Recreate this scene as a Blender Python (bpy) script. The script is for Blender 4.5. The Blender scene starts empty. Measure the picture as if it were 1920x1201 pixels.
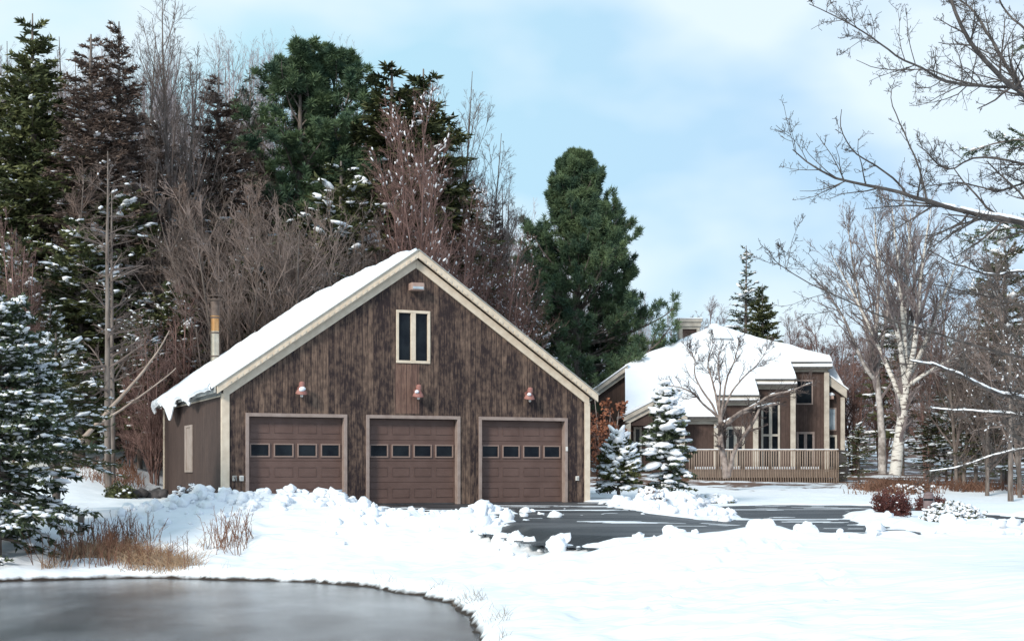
import bpy, math, random
import numpy as np
from math import radians as RAD, sin, cos, pi
S = bpy.context.scene
COL = S.collection
rng = np.random.default_rng(11)
# ---------------------------------------------------------------- camera
F = 2600.0; HOR = 882.0; CZ = 0.8          # focal length in photo pixels, horizon row, lens height above the garage slab
cam = bpy.data.cameras.new("Camera"); camo = bpy.data.objects.new("Camera", cam); COL.objects.link(camo)
cam.sensor_width = 36; cam.lens = 36*F/1920; cam.shift_y = (HOR-600.5)/1920
cam.clip_end = 3000; camo.location = (0, 0, CZ); camo.rotation_euler = (pi/2, 0, 0)
S.camera = camo
# ---------------------------------------------------------------- world, sun, exposure
SUN_EL, SUN_AZ = RAD(30), RAD(215)          # compass: sun stands behind the camera, to the left
w = bpy.data.worlds.new("World"); S.world = w; w.use_nodes = True
nt = w.node_tree; nt.nodes.clear()
def N(nt, t, **k):
    n = nt.nodes.new(t)
    for a, v in k.items(): setattr(n, a, v)
    return n
out = N(nt, 'ShaderNodeOutputWorld'); bg = N(nt, 'ShaderNodeBackground'); bg.inputs['Strength'].default_value = 0.1
sky = N(nt, 'ShaderNodeTexSky', sky_type='NISHITA', sun_disc=False, sun_elevation=SUN_EL, sun_rotation=SUN_AZ, air_density=1.2, dust_density=2.2, ozone_density=1.6)
tc = N(nt, 'ShaderNodeTexCoord'); mp = N(nt, 'ShaderNodeMapping'); mp.inputs['Scale'].default_value = (1.0, 1.0, 1.9); mp.inputs['Location'].default_value = (2.7, 1.3, 0.4)
nz = N(nt, 'ShaderNodeTexNoise'); nz.inputs['Scale'].default_value = 4.2; nz.inputs['Detail'].default_value = 4; nz.inputs['Roughness'].default_value = .45
cr = N(nt, 'ShaderNodeValToRGB'); cr.color_ramp.elements[0].position = .45; cr.color_ramp.elements[1].position = .66
cr.color_ramp.elements[0].color = (.42,.42,.42,1); cr.color_ramp.elements[1].color = (.96,.96,.96,1)
# broad change of tint across the sky: turquoise in the west, bluer in the east
sx = N(nt, 'ShaderNodeSeparateXYZ'); mr = N(nt, 'ShaderNodeMapRange'); mr.inputs['From Min'].default_value = -.35; mr.inputs['From Max'].default_value = .35
ov = N(nt, 'ShaderNodeMix', data_type='RGBA'); ov.inputs['A'].default_value = (4.0, 6.7, 7.3, 1); ov.inputs['B'].default_value = (3.8, 5.3, 7.3, 1)
cl = N(nt, 'ShaderNodeMix', data_type='RGBA'); cl.inputs['B'].default_value = (6.7, 7.6, 8.2, 1)
mx = N(nt, 'ShaderNodeMix', data_type='RGBA'); mx.inputs['Factor'].default_value = .85
L = nt.links.new
L(tc.outputs['Generated'], mp.inputs['Vector']); L(mp.outputs[0], nz.inputs['Vector']); L(nz.outputs['Fac'], cr.inputs['Fac'])
L(tc.outputs['Generated'], sx.inputs[0]); L(sx.outputs['X'], mr.inputs['Value']); L(mr.outputs[0], ov.inputs['Factor'])
mr2 = N(nt, 'ShaderNodeMapRange'); mr2.inputs['From Min'].default_value = .43; mr2.inputs['From Max'].default_value = .60
L(nz.outputs['Fac'], mr2.inputs['Value']); mu = N(nt, 'ShaderNodeMath', operation='MULTIPLY'); mu.inputs[1].default_value = .9; L(mr2.outputs[0], mu.inputs[0])
L(mu.outputs[0], cl.inputs['Factor']); L(ov.outputs['Result'], cl.inputs['A'])
L(sky.outputs[0], mx.inputs['A']); L(cl.outputs['Result'], mx.inputs['B']); L(mx.outputs['Result'], bg.inputs['Color']); L(bg.outputs[0], out.inputs[0])
sl = bpy.data.lights.new("Sun", 'SUN'); sl.energy = 2.4; sl.angle = RAD(12); sl.color = (1, .93, .84)
so = bpy.data.objects.new("Sun", sl); COL.objects.link(so)
# sun_rotation a puts the sun at (sin a, cos a) in plan
sd = np.array([sin(SUN_AZ)*cos(SUN_EL), cos(SUN_AZ)*cos(SUN_EL), sin(SUN_EL)])
so.rotation_euler = (pi/2-SUN_EL, 0, -SUN_AZ+pi)
S.view_settings.view_transform = 'Standard'; S.view_settings.look = 'None'; S.view_settings.exposure = 0.5; S.view_settings.gamma = 1
S.cycles.max_bounces = 6; S.cycles.diffuse_bounces = 3; S.cycles.use_adaptive_sampling = True

# ---------------------------------------------------------------- helpers
def at(px, py, z):
    Y = (CZ-z)*F/(py-HOR); return np.array([(px-960)/F*Y, Y])
def PW(px, py, Y): return np.array([(px-960)/F*Y, Y, CZ+(HOR-py)/F*Y])
def PX(px, Y): return (px-960)/F*Y
def PZ(py, Y): return CZ+(HOR-py)/F*Y

class MB:
    def __init__(s): s.v = []; s.f = []; s.n = 0
    def add(s, v, f):
        v = np.asarray(v, float).reshape(-1, 3); s.v.append(v)
        if isinstance(f, np.ndarray): s.f.append(f + s.n)
        else: s.f.append([[i+s.n for i in q] for q in f])
        s.n += len(v); return s
    def box(s, x0, x1, y0, y1, z0, z1):
        v = [(x, y, z) for z in (z0, z1) for y in (y0, y1) for x in (x0, x1)]
        return s.add(v, [[0,2,3,1],[4,5,7,6],[0,1,5,4],[2,6,7,3],[0,4,6,2],[1,3,7,5]])
    def prism(s, poly, y0, y1):          # poly of (x, z), extruded along y
        n = len(poly); v = [(x, y0, z) for x, z in poly]+[(x, y1, z) for x, z in poly]
        a = sum(poly[i][0]*poly[(i+1)%n][1]-poly[(i+1)%n][0]*poly[i][1] for i in range(n))
        if a < 0: v = [(x, y0, z) for x, z in poly[::-1]]+[(x, y1, z) for x, z in poly[::-1]]
        return s.add(v, [list(range(n)), list(range(2*n-1, n-1, -1))]+[[i, i+n, (i+1)%n+n, (i+1)%n] for i in range(n)])
    def lathe(s, prof, c=(0,0,0), n=20, M=None):
        v = []; f = []
        for r, z in prof:
            for k in range(n): v.append((r*cos(2*pi*k/n), r*sin(2*pi*k/n), z))
        m = len(prof)
        for j in range(m-1):
            for k in range(n): f.append([j*n+k, j*n+(k+1)%n, (j+1)*n+(k+1)%n, (j+1)*n+k])
        f.append(list(range(n))[::-1]); f.append([(m-1)*n+k for k in range(n)])
        v = np.array(v)
        if M is not None: v = v @ np.array(M).T
        return s.add(v+np.array(c), f)
    def tube(s, pts, rad, n=8):
        P = np.array(pts, float)[None]; R = np.broadcast_to(np.array(rad, float), P.shape[1])[None]
        v, f = tubes(P, R, n); return s.add(v, f)
    def mesh(s, name, smooth=False):
        v = np.concatenate(s.v); loops = []; sizes = []
        for f in s.f:
            if isinstance(f, np.ndarray): loops.append(f.ravel()); sizes.append(np.full(len(f), f.shape[1]))
            else:
                for q in f: loops.append(np.array(q))
                sizes.append(np.array([len(q) for q in f], int))
        loops = np.concatenate(loops).astype(np.int32); sizes = np.concatenate(sizes).astype(np.int32)
        me = bpy.data.meshes.new(name); me.vertices.add(len(v)); me.vertices.foreach_set('co', v.astype(np.float32).ravel())
        me.loops.add(len(loops)); me.loops.foreach_set('vertex_index', loops)
        me.polygons.add(len(sizes)); st = np.concatenate([[0], np.cumsum(sizes)[:-1]]).astype(np.int32)
        me.polygons.foreach_set('loop_start', st)
        me.update(calc_edges=True)
        me.polygons.foreach_set('use_smooth', np.full(len(sizes), bool(smooth)))
        me.validate(); return me
    def build(s, name, m, parent=None, smooth=False, bevel=0):
        me = s.mesh(name, smooth); o = bpy.data.objects.new(name, me); COL.objects.link(o)
        me.materials.append(m); o.parent = parent
        if bevel:
            b = o.modifiers.new('bevel', 'BEVEL'); b.width = bevel; b.segments = 2; b.limit_method = 'ANGLE'
        return o
def thing(name, label, cat, loc=(0,0,0), rz=0, group=None, sc=1.0):
    o = bpy.data.objects.new(name, None); COL.objects.link(o); o.empty_display_size = .2
    o.location = loc; o.rotation_euler = (0, 0, rz); o.scale = (sc,)*3 if not hasattr(sc, '__len__') else sc
    return tag(o, label, cat, group)
def tag(o, label=None, cat=None, group=None, kind=None):
    for k, v in (('label', label), ('category', cat), ('group', group), ('kind', kind)):
        if v: o[k] = v
    return o
def dup(root, loc, rz, sc, label, group=None):
    r = root.copy(); COL.objects.link(r); r.location = loc; r.rotation_euler = (0, 0, rz)
    r.scale = (sc,)*3 if not hasattr(sc, '__len__') else sc
    r['label'] = label
    if group: r['group'] = group
    for ch in list(root.children):
        c = ch.copy(); COL.objects.link(c); c.parent = r
    return r
def tubes(P, R, s=3):
    N_, n, _ = P.shape
    T = np.gradient(P, axis=1); T /= np.linalg.norm(T, axis=2, keepdims=True)+1e-9
    mean = P[:, -1]-P[:, 0]; mean /= np.linalg.norm(mean, axis=1, keepdims=True)+1e-9
    ref = np.where(np.abs(mean[:, 2:3]) > .8, [[1., .13, 0]], [[0, 0, 1.]])[:, None]
    U = np.cross(T, ref); U /= np.linalg.norm(U, axis=2, keepdims=True)+1e-9; V = np.cross(T, U)
    a = np.arange(s)*2*pi/s
    v = P[:, :, None]+R[:, :, None, None]*(np.cos(a)[:, None]*U[:, :, None]+np.sin(a)[:, None]*V[:, :, None])
    idx = np.arange(N_*n*s).reshape(N_, n, s); r = np.roll(idx, -1, 2)
    f = np.stack([idx[:, :-1], idx[:, 1:], r[:, 1:], r[:, :-1]], -1).reshape(-1, 4)
    return v.reshape(-1, 3), f
def norm(v): return v/(np.linalg.norm(v, axis=-1, keepdims=True)+1e-9)
def sample(P, R, i, t):
    n = P.shape[1]; x = t*(n-1); k = np.minimum(x.astype(int), n-2); f = (x-k)[:, None]
    A = P[i, k]; B = P[i, k+1]; return A*(1-f)+B*f, norm(B-A), R[i, k]*(1-f[:, 0])+R[i, k+1]*f[:, 0]
def grow(P, R, k, tr, ang, ln, rf=.6, n=3, up=.1, wig=.15, rmin=.004, flat=0., absl=None, r=None, lt=.6, tip=.35):
    r = r if r is not None else rng
    N_ = len(P); i = np.repeat(np.arange(N_), k); M = len(i)
    t = r.uniform(tr[0], tr[1], M); p, T, rad = sample(P, R, i, t)
    plen = np.linalg.norm(np.diff(P, axis=1), axis=2).sum(1)[i]
    q = norm(r.normal(size=(M, 3))-0); q = norm(q-(q*T).sum(1, keepdims=True)*T)
    if flat:
        side = norm(np.cross(T, [0, 0, 1.]))*r.choice([-1, 1], M)[:, None]; q = norm(q*(1-flat)+side*flat)
    a = np.radians(r.normal(ang, ang*.22, M))[:, None]
    d = T*np.cos(a)+q*np.sin(a)
    l = (absl if absl else ln*plen)*(1-lt*t)*r.uniform(.65, 1.2, M)
    st = (l/(n-1))[:, None]; out = [p]
    for j in range(n-1):
        d = norm(d+np.array([0, 0, up])+wig*r.normal(size=(M, 3))); out.append(out[-1]+d*st)
    Q = np.stack(out, 1); r0 = np.maximum(rad*rf, rmin)[:, None]
    return Q, np.maximum(r0*np.linspace(1, tip, n)[None], rmin*.6)
def diamonds(A, B, wd, r=None):
    r = r if r is not None else rng
    d = B-A; q = norm(np.cross(d, r.normal(size=A.shape))); m = A+d*.45; wd = np.broadcast_to(wd, len(A))[:, None]
    v = np.stack([A, m+q*wd, B, m-q*wd], 1).reshape(-1, 3)
    return v, np.arange(len(A)*4).reshape(-1, 4)
def ico(sub):
    import bmesh
    b = bmesh.new(); bmesh.ops.create_icosphere(b, subdivisions=sub, radius=1)
    v = np.array([x.co[:] for x in b.verts]); f = np.array([[x.index for x in q.verts] for q in b.faces]); b.free(); return v, f
ICO = {k: ico(k) for k in (1, 2, 3)}
def blobs(C, D, Ls, Ws, Hs, sub=1, rough=.18, r=None):
    r = r if r is not None else rng
    V, Fc = ICO[sub]; n = len(C); D = norm(np.asarray(D, float)); up = np.array([0, 0, 1.])
    Sd = norm(np.cross(np.broadcast_to(up, D.shape), D)+1e-5); U = np.cross(D, Sd)
    k = 1+rough*r.normal(size=(n, len(V)))
    if sub > 1:                                   # coherent lumps
        ph = r.uniform(0, 9, (n, 1, 3)); q = V[None]*2.6+ph
        k = 1+rough*(np.sin(q[..., 0]*1.7+q[..., 1])+np.sin(q[..., 1]*2.3+q[..., 2]*1.1)+np.sin(q[..., 2]*2.9-q[..., 0]))*.6+rough*.25*r.normal(size=(n, len(V)))
    X = V[None]*k[..., None]
    v = C[:, None]+X[..., :1]*np.reshape(Ls, (-1, 1, 1))*D[:, None]+X[..., 1:2]*np.reshape(Ws, (-1, 1, 1))*Sd[:, None]+X[..., 2:]*np.reshape(Hs, (-1, 1, 1))*U[:, None]
    f = (Fc[None]+(np.arange(n)*len(V))[:, None, None]).reshape(-1, 3)
    return v.reshape(-1, 3), f
LAT = rng.uniform(-1, 1, (256, 256))
def vn(x, y):
    xi = np.floor(x).astype(int); yi = np.floor(y).astype(int); fx = x-xi; fy = y-yi
    fx = fx*fx*(3-2*fx); fy = fy*fy*(3-2*fy); a = xi & 255; b = yi & 255; c = (xi+1) & 255; d = (yi+1) & 255
    return (LAT[a, b]*(1-fx)+LAT[c, b]*fx)*(1-fy)+(LAT[a, d]*(1-fx)+LAT[c, d]*fx)*fy
def fbm(x, y, o=4):
    s = 0; a = 1
    for k in range(o): s = s+a*vn(x*2**k+17.3*k, y*2**k+5.1*k); a *= .5
    return s
def sm(x, a, b):
    t = np.clip((x-a)/(b-a), 0, 1); return t*t*(3-2*t)

# ---------------------------------------------------------------- materials
def mat(name, c1, c2=None, scale=4, rough=.8, bump=0., bscale=None, stretch=(1,1,1), detail=4, metal=0., spec=.3, lo=.35, hi=.65, rnd=0., bdist=.02):
    m = bpy.data.materials.new(name); m.use_nodes = True; t = m.node_tree; b = t.nodes['Principled BSDF']
    b.inputs['Roughness'].default_value = rough; b.inputs['Metallic'].default_value = metal; b.inputs['Specular IOR Level'].default_value = spec
    b.inputs['Base Color'].default_value = (*c1, 1)
    co = N(t, 'ShaderNodeTexCoord'); mp = N(t, 'ShaderNodeMapping'); mp.inputs['Scale'].default_value = stretch
    t.links.new(co.outputs['Object'], mp.inputs[0])
    if c2:
        n = N(t, 'ShaderNodeTexNoise'); n.inputs['Scale'].default_value = scale; n.inputs['Detail'].default_value = detail
        r = N(t, 'ShaderNodeValToRGB'); r.color_ramp.elements[0].position = lo; r.color_ramp.elements[1].position = hi
        r.color_ramp.elements[0].color = (*c1, 1); r.color_ramp.elements[1].color = (*c2, 1)
        t.links.new(mp.outputs[0], n.inputs['Vector']); t.links.new(n.outputs['Fac'], r.inputs[0])
        src = r.outputs[0]
        if rnd:
            oi = N(t, 'ShaderNodeObjectInfo'); hs = N(t, 'ShaderNodeHueSaturation'); q = N(t, 'ShaderNodeMapRange')
            q.inputs['To Min'].default_value = 1-rnd; q.inputs['To Max'].default_value = 1+rnd
            t.links.new(oi.outputs['Random'], q.inputs[0]); t.links.new(q.outputs[0], hs.inputs['Value']); t.links.new(src, hs.inputs['Color']); src = hs.outputs[0]
        t.links.new(src, b.inputs['Base Color'])
    if bump:
        n2 = N(t, 'ShaderNodeTexNoise'); n2.inputs['Scale'].default_value = bscale or scale*3; n2.inputs['Detail'].default_value = 5
        bp = N(t, 'ShaderNodeBump'); bp.inputs['Strength'].default_value = bump; bp.inputs['Distance'].default_value = bdist
        t.links.new(mp.outputs[0], n2.inputs['Vector']); t.links.new(n2.outputs['Fac'], bp.inputs['Height']); t.links.new(bp.outputs[0], b.inputs['Normal'])
    return m
M = {}
M['snow'] = mat('snow', (.86,.88,.91), (.82,.85,.90), 1.2, .65, .5, 9, bdist=.03)
M['snowtree'] = mat('snow_on_branches', (.84,.86,.9), None, rough=.7)
M['needle'] = mat('spruce_needles', (.030,.052,.030), (.075,.10,.042), 1.6, .7, rnd=.25)
M['needle_olive'] = mat('olive_needles', (.040,.052,.022), (.115,.12,.045), 1.4, .7, rnd=.2)
M['needle_pine'] = mat('pine_needles', (.036,.072,.046), (.12,.17,.08), 1.1, .65, rnd=.12)
M['needle_blue'] = mat('blue_spruce_needles', (.036,.052,.030), (.10,.125,.065), 3, .7)
M['dead'] = mat('dead_spruce_twigs', (.10,.065,.05), (.20,.145,.12), 2, .9, rnd=.2)
M['bark'] = mat('grey_bark', (.09,.07,.06), (.22,.185,.165), 7, .9, .5, stretch=(1,1,.25))
M['twig'] = mat('bare_twigs', (.10,.075,.062), (.23,.175,.155), 1.2, .9, rnd=.3)
M['twigdark'] = mat('dark_twigs', (.10,.075,.065), (.19,.15,.135), 1.5, .9, rnd=.3)
M['deadwood'] = mat('dead_wood', (.26,.20,.165), (.42,.34,.29), 3, .9)
M['twigbrown'] = mat('brown_twigs', (.12,.085,.07), (.26,.19,.16), .8, .9)
M['twigorn'] = mat('ornamental_twigs', (.055,.042,.04), (.13,.10,.09), 1.5, .9)
M['twigbirch'] = mat('birch_twigs', (.11,.085,.085), (.24,.20,.195), 1.5, .9)
M['twigred'] = mat('reddish_twigs', (.13,.075,.065), (.25,.155,.135), 1.5, .9, rnd=.2)
M['twigfar'] = mat('far_twigs', (.24,.21,.22), (.42,.40,.43), .25, .9)  # paler and lavender: distance haze is put into the twig colour
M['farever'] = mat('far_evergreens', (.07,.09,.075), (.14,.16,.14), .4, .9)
M['neartwig'] = mat('near_bark', (.045,.038,.036), (.11,.095,.088), 9, .85, .4)
M['birch'] = mat('birch_bark', (.62,.58,.53), (.13,.10,.09), 3.2, .8, .3, stretch=(1,1,5), lo=.52, hi=.66)
M['birchlimb'] = mat('birch_limbs', (.50,.45,.42), (.20,.17,.155), 4, .8, lo=.4, hi=.6)
M['maple'] = mat('maple_bark', (.16,.12,.105), (.34,.28,.25), 6, .85, .3)
M['rust'] = mat('rust_leaves', (.16,.06,.035), (.32,.13,.07), 3, .8)
M['hedge'] = mat('red_hedge', (.07,.025,.025), (.17,.07,.06), 8, .9)
M['grass'] = mat('dry_grass', (.28,.16,.09), (.52,.38,.26), 3, .9)
M['brush'] = mat('brown_brush', (.10,.05,.034), (.22,.12,.08), .8, .9)
M['cream'] = mat('cream_paint', (.60,.50,.39), (.70,.60,.48), 6, .55, .15, 30)
M['creamh'] = mat('weathered_cream', (.40,.355,.30), (.54,.49,.42), 3, .65, .15, 20)
M['greytrim'] = mat('grey_clapboard', (.34,.35,.34), (.42,.42,.40), 6, .6)
M['trimb'] = mat('taupe_trim', (.27,.205,.18), (.34,.27,.24), 5, .6, .1, 30)
M['door'] = mat('brown_garage_door', (.112,.068,.057), (.138,.086,.073), 3, .5, .12, 60)
M['doorframe'] = mat('door_window_frame', (.27,.19,.16), None, rough=.5)
M['glass'] = mat('dark_glass', (.004,.005,.008), (.016,.02,.024), 2.2, .06, spec=.2)
M['glassb'] = mat('bright_glass', (.22,.28,.33), (.5,.56,.6), 2.5, .1, spec=.5)  # pale base colour paints in the light reflected by the house end window
M['blind'] = mat('window_blind', (.27,.22,.19), (.34,.28,.25), 5, .7)
M['lampred'] = mat('dusty_red_enamel', (.27,.11,.092), (.38,.19,.16), 9, .55)
M['white'] = mat('white_plastic', (.7,.68,.65), None, rough=.4)
M['lampbox'] = mat('flood_box', (.36,.24,.2), (.42,.3,.25), 8, .6)
M['steel'] = mat('steel_pipe', (.45,.40,.33), (.55,.5,.42), 6, .35, metal=.7)
M['brass'] = mat('heat_tinted_pipe', (.38,.19,.07), (.52,.31,.15), 5, .4, metal=.6, stretch=(1,1,.4))
M['soot'] = mat('sooty_pipe', (.09,.065,.055), (.16,.12,.1), 6, .7, metal=.3)
M['asphalt'] = mat('asphalt', (.022,.023,.027), (.085,.085,.09), .8, .5, .5, 40, stretch=(.3,1.6,1), spec=.4, detail=8, lo=.42, hi=.6)
M['decking'] = mat('deck_boards', (.20,.15,.12), (.40,.32,.265), 3, .85, .2, 20, stretch=(3,3,.5))
M['rock'] = mat('rock', (.03,.028,.03), (.1,.09,.09), 3, .9, .4)
M['post'] = mat('old_post', (.17,.14,.12), (.28,.24,.2), 6, .9, .3)
M['bollard'] = mat('bollard_paint', (.16,.11,.11), (.2,.15,.15), 8, .6)
M['roofing'] = mat('dark_shingle', (.06,.055,.055), (.1,.095,.09), 12, .9)
M['stone'] = mat('skylight_frame', (.3,.33,.36), None, rough=.5)

def siding(name, dark, light, warm, plank=.145, patch=False, contrast=1.):
    """weathered vertical boards: every board its own tone, streaks down the grain"""
    m = bpy.data.materials.new(name); m.use_nodes = True; t = m.node_tree; b = t.nodes['Principled BSDF']; K = t.links.new
    b.inputs['Roughness'].default_value = .85; b.inputs['Specular IOR Level'].default_value = .2
    co = N(t, 'ShaderNodeTexCoord'); sp = N(t, 'ShaderNodeSeparateXYZ'); K(co.outputs['Object'], sp.inputs[0])
    ad = N(t, 'ShaderNodeMath', operation='ADD'); K(sp.outputs[0], ad.inputs[0]); K(sp.outputs[1], ad.inputs[1])
    dv = N(t, 'ShaderNodeMath', operation='DIVIDE'); dv.inputs[1].default_value = plank; K(ad.outputs[0], dv.inputs[0])
    fl = N(t, 'ShaderNodeMath', operation='FLOOR'); K(dv.outputs[0], fl.inputs[0]); fr = N(t, 'ShaderNodeMath', operation='FRACT'); K(dv.outputs[0], fr.inputs[0])
    wn = N(t, 'ShaderNodeTexWhiteNoise', noise_dimensions='1D'); K(fl.outputs[0], wn.inputs['W'])
    cb = N(t, 'ShaderNodeCombineXYZ'); K(ad.outputs[0], cb.inputs[0]); K(wn.outputs['Value'], cb.inputs[1]); K(sp.outputs[2], cb.inputs[2])
    def nz(sc, st, det=5):
        mp = N(t, 'ShaderNodeMapping'); mp.inputs['Scale'].default_value = st; K(cb.outputs[0], mp.inputs[0])
        n = N(t, 'ShaderNodeTexNoise'); n.inputs['Scale'].default_value = sc; n.inputs['Detail'].default_value = det; n.inputs['Roughness'].default_value = .6
        K(mp.outputs[0], n.inputs['Vector']); return n.outputs['Fac']
    fine = nz(1, (34, 9, 2.6)); big = nz(1, (1.9, .6, .9), 3); blot = nz(1, (9, .3, 5.5), 7)
    def mth(op, a, bb=None, c=None):
        n = N(t, 'ShaderNodeMath', operation=op)
        for i, x in enumerate((a, bb, c)):
            if x is None: continue
            if isinstance(x, (int, float)): n.inputs[i].default_value = x
            else: K(x, n.inputs[i])
        return n.outputs[0]
    s = mth('MULTIPLY_ADD', fine, .62, mth('MULTIPLY_ADD', big, .5, mth('MULTIPLY_ADD', blot, .70, mth('MULTIPLY', wn.outputs['Value'], .15))))
    s = mth('MULTIPLY_ADD', mth('SUBTRACT', s, 1.0), 2.3*contrast, .42)
    rp = N(t, 'ShaderNodeValToRGB'); K(s, rp.inputs[0]); e = rp.color_ramp.elements
    e[0].position = .08; e[0].color = (*dark, 1); e[1].position = .95; e[1].color = (*light, 1)
    x = e.new(.5); x.color = tuple((d*.55+l*.45) for d, l in zip(dark, light))+(1,)
    col = rp.outputs[0]
    if patch:                                     # cleaner, redder boards below the gable window
        a = mth('MULTIPLY', mth('GREATER_THAN', sp.outputs[0], 4.33), mth('LESS_THAN', sp.outputs[0], 4.98))
        c = mth('MULTIPLY', mth('GREATER_THAN', sp.outputs[2], 2.25), mth('LESS_THAN', sp.outputs[2], 3.52))
        g = mth('MULTIPLY', mth('MULTIPLY', a, c), mth('MULTIPLY_ADD', fine, .9, .0))
        mm = N(t, 'ShaderNodeMix', data_type='RGBA'); K(g, mm.inputs['Factor']); K(col, mm.inputs['A']); mm.inputs['B'].default_value = (*warm, 1); col = mm.outputs['Result']
    gr = mth('LESS_THAN', mth('ABSOLUTE', mth('SUBTRACT', fr.outputs[0], .5)), .46)
    mg = N(t, 'ShaderNodeMix', data_type='RGBA'); K(gr, mg.inputs['Factor']); mg.inputs['A'].default_value = tuple(d*1.0 for d in dark)+(1,); K(col, mg.inputs['B'])
    K(mg.outputs['Result'], b.inputs['Base Color'])
    bp = N(t, 'ShaderNodeBump'); bp.inputs['Strength'].default_value = .5; bp.inputs['Distance'].default_value = .012
    K(mth('ADD', gr, mth('MULTIPLY', fine, .4)), bp.inputs['Height']); K(bp.outputs[0], b.inputs['Normal'])
    return m
M['siding'] = siding('weathered_siding', (.030,.021,.022), (.215,.145,.108), (.255,.145,.112), patch=True)
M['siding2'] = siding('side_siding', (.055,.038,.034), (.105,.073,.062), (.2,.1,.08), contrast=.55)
M['siding3'] = siding('house_siding', (.055,.037,.032), (.125,.083,.07), (.2,.1,.08), contrast=.6, plank=.2)

def ground_mat():
    m = mat('snow_ground', (.82,.84,.87), (.77,.80,.845), .5, .6, .6, 4, stretch=(.5,1.8,1), bdist=.05)
    t = m.node_tree; b = t.nodes['Principled BSDF']; K = t.links.new
    src = b.inputs['Base Color'].links[0].from_socket
    geo = N(t, 'ShaderNodeNewGeometry'); sp = N(t, 'ShaderNodeSeparateXYZ'); K(geo.outputs['Position'], sp.inputs[0])
    # bare wet soil just above the ice
    e = N(t, 'ShaderNodeMapRange'); e.inputs['From Min'].default_value = -1.11; e.inputs['From Max'].default_value = -1.165; zn = N(t, 'ShaderNodeTexNoise'); zn.inputs['Scale'].default_value = 3.5; zn.inputs['Detail'].default_value = 5; K(geo.outputs['Position'], zn.inputs['Vector'])
    za_ = N(t, 'ShaderNodeMath', operation='MULTIPLY_ADD'); za_.inputs[1].default_value = .16; za_.inputs[2].default_value = -.07; K(zn.outputs['Fac'], za_.inputs[0])
    zb_ = N(t, 'ShaderNodeMath', operation='ADD'); K(sp.outputs[2], zb_.inputs[0]); K(za_.outputs[0], zb_.inputs[1]); K(zb_.outputs[0], e.inputs['Value'])
    m1 = N(t, 'ShaderNodeMix', data_type='RGBA'); K(e.outputs[0], m1.inputs['Factor']); K(src, m1.inputs['A']); m1.inputs['B'].default_value = (.035,.024,.018,1)
    # leaf litter showing through under the trees
    n = N(t, 'ShaderNodeTexNoise'); n.inputs['Scale'].default_value = .55; n.inputs['Detail'].default_value = 6; n.inputs['Roughness'].default_value = .7; K(geo.outputs['Position'], n.inputs['Vector'])
    y = N(t, 'ShaderNodeMapRange'); y.inputs['From Min'].default_value = 44; y.inputs['From Max'].default_value = 53; y.inputs['To Min'].default_value = -.3; y.inputs['To Max'].default_value = .03; K(sp.outputs[1], y.inputs['Value'])
    a = N(t, 'ShaderNodeMath', operation='ADD'); K(n.outputs['Fac'], a.inputs[0]); K(y.outputs[0], a.inputs[1])
    r = N(t, 'ShaderNodeMapRange'); r.inputs['From Min'].default_value = .47; r.inputs['From Max'].default_value = .53; K(a.outputs[0], r.inputs['Value'])
    m2 = N(t, 'ShaderNodeMix', data_type='RGBA'); K(r.outputs[0], m2.inputs['Factor']); K(m1.outputs['Result'], m2.inputs['A']); m2.inputs['B'].default_value = (.13,.07,.045,1)
    K(m2.outputs['Result'], b.inputs['Base Color']); return m
M['ground'] = ground_mat()

def ice_mat():
    m = mat('pond_ice', (.055,.06,.068), (.22,.23,.245), .6, .2, .6, 30, stretch=(1.5,.7,1), spec=.6, bdist=.008, detail=9, lo=.36, hi=.68)
    t = m.node_tree; b = t.nodes['Principled BSDF']
    n = N(t, 'ShaderNodeTexNoise'); n.inputs['Scale'].default_value = .5; n.inputs['Detail'].default_value = 5
    co = N(t, 'ShaderNodeTexCoord'); t.links.new(co.outputs['Object'], n.inputs['Vector'])
    r = N(t, 'ShaderNodeMapRange'); r.inputs['To Min'].default_value = .07; r.inputs['To Max'].default_value = .28; t.links.new(n.outputs['Fac'], r.inputs[0]); t.links.new(r.outputs[0], b.inputs['Roughness'])
    return m
M['ice'] = ice_mat()

# ---------------------------------------------------------------- ground
PZ0 = -1.2
pond = [at(px, py, PZ0) for px, py in [(-900,1110),(-300,1096),(0,1090),(130,1085),(300,1084),(500,1088),(620,1094),(700,1101),(800,1118),(850,1137),(885,1154),(905,1174),(914,1201),(905,1260),(800,1600),(-1500,1600)]]
def sdf(poly, x, y):
    poly = np.array(poly); n = len(poly); d = np.full(x.shape, 1e9); ins = np.zeros(x.shape, bool)
    for i in range(n):
        a = poly[i]; b = poly[(i+1) % n]; e = b-a; t = np.clip(((x-a[0])*e[0]+(y-a[1])*e[1])/(e@e), 0, 1)
        d = np.minimum(d, np.hypot(x-a[0]-t*e[0], y-a[1]-t*e[1]))
        c = ((a[1] > y) != (b[1] > y)); xx = a[0]+(y-a[1])/(b[1]-a[1]+1e-12)*e[0]; ins ^= c & (x < xx)
    return np.where(ins, -d, d)
TH = RAD(23.03); GO = np.array([-6.94, 33.3]); CU = np.array([cos(TH), sin(TH)]); CV = np.array([-sin(TH), cos(TH)])
def G2W(a, b): return GO+CU*a+CV*b
def loc(x, y): return (x-GO[0])*CU[0]+(y-GO[1])*CU[1], (x-GO[0])*CV[0]+(y-GO[1])*CV[1]
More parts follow.
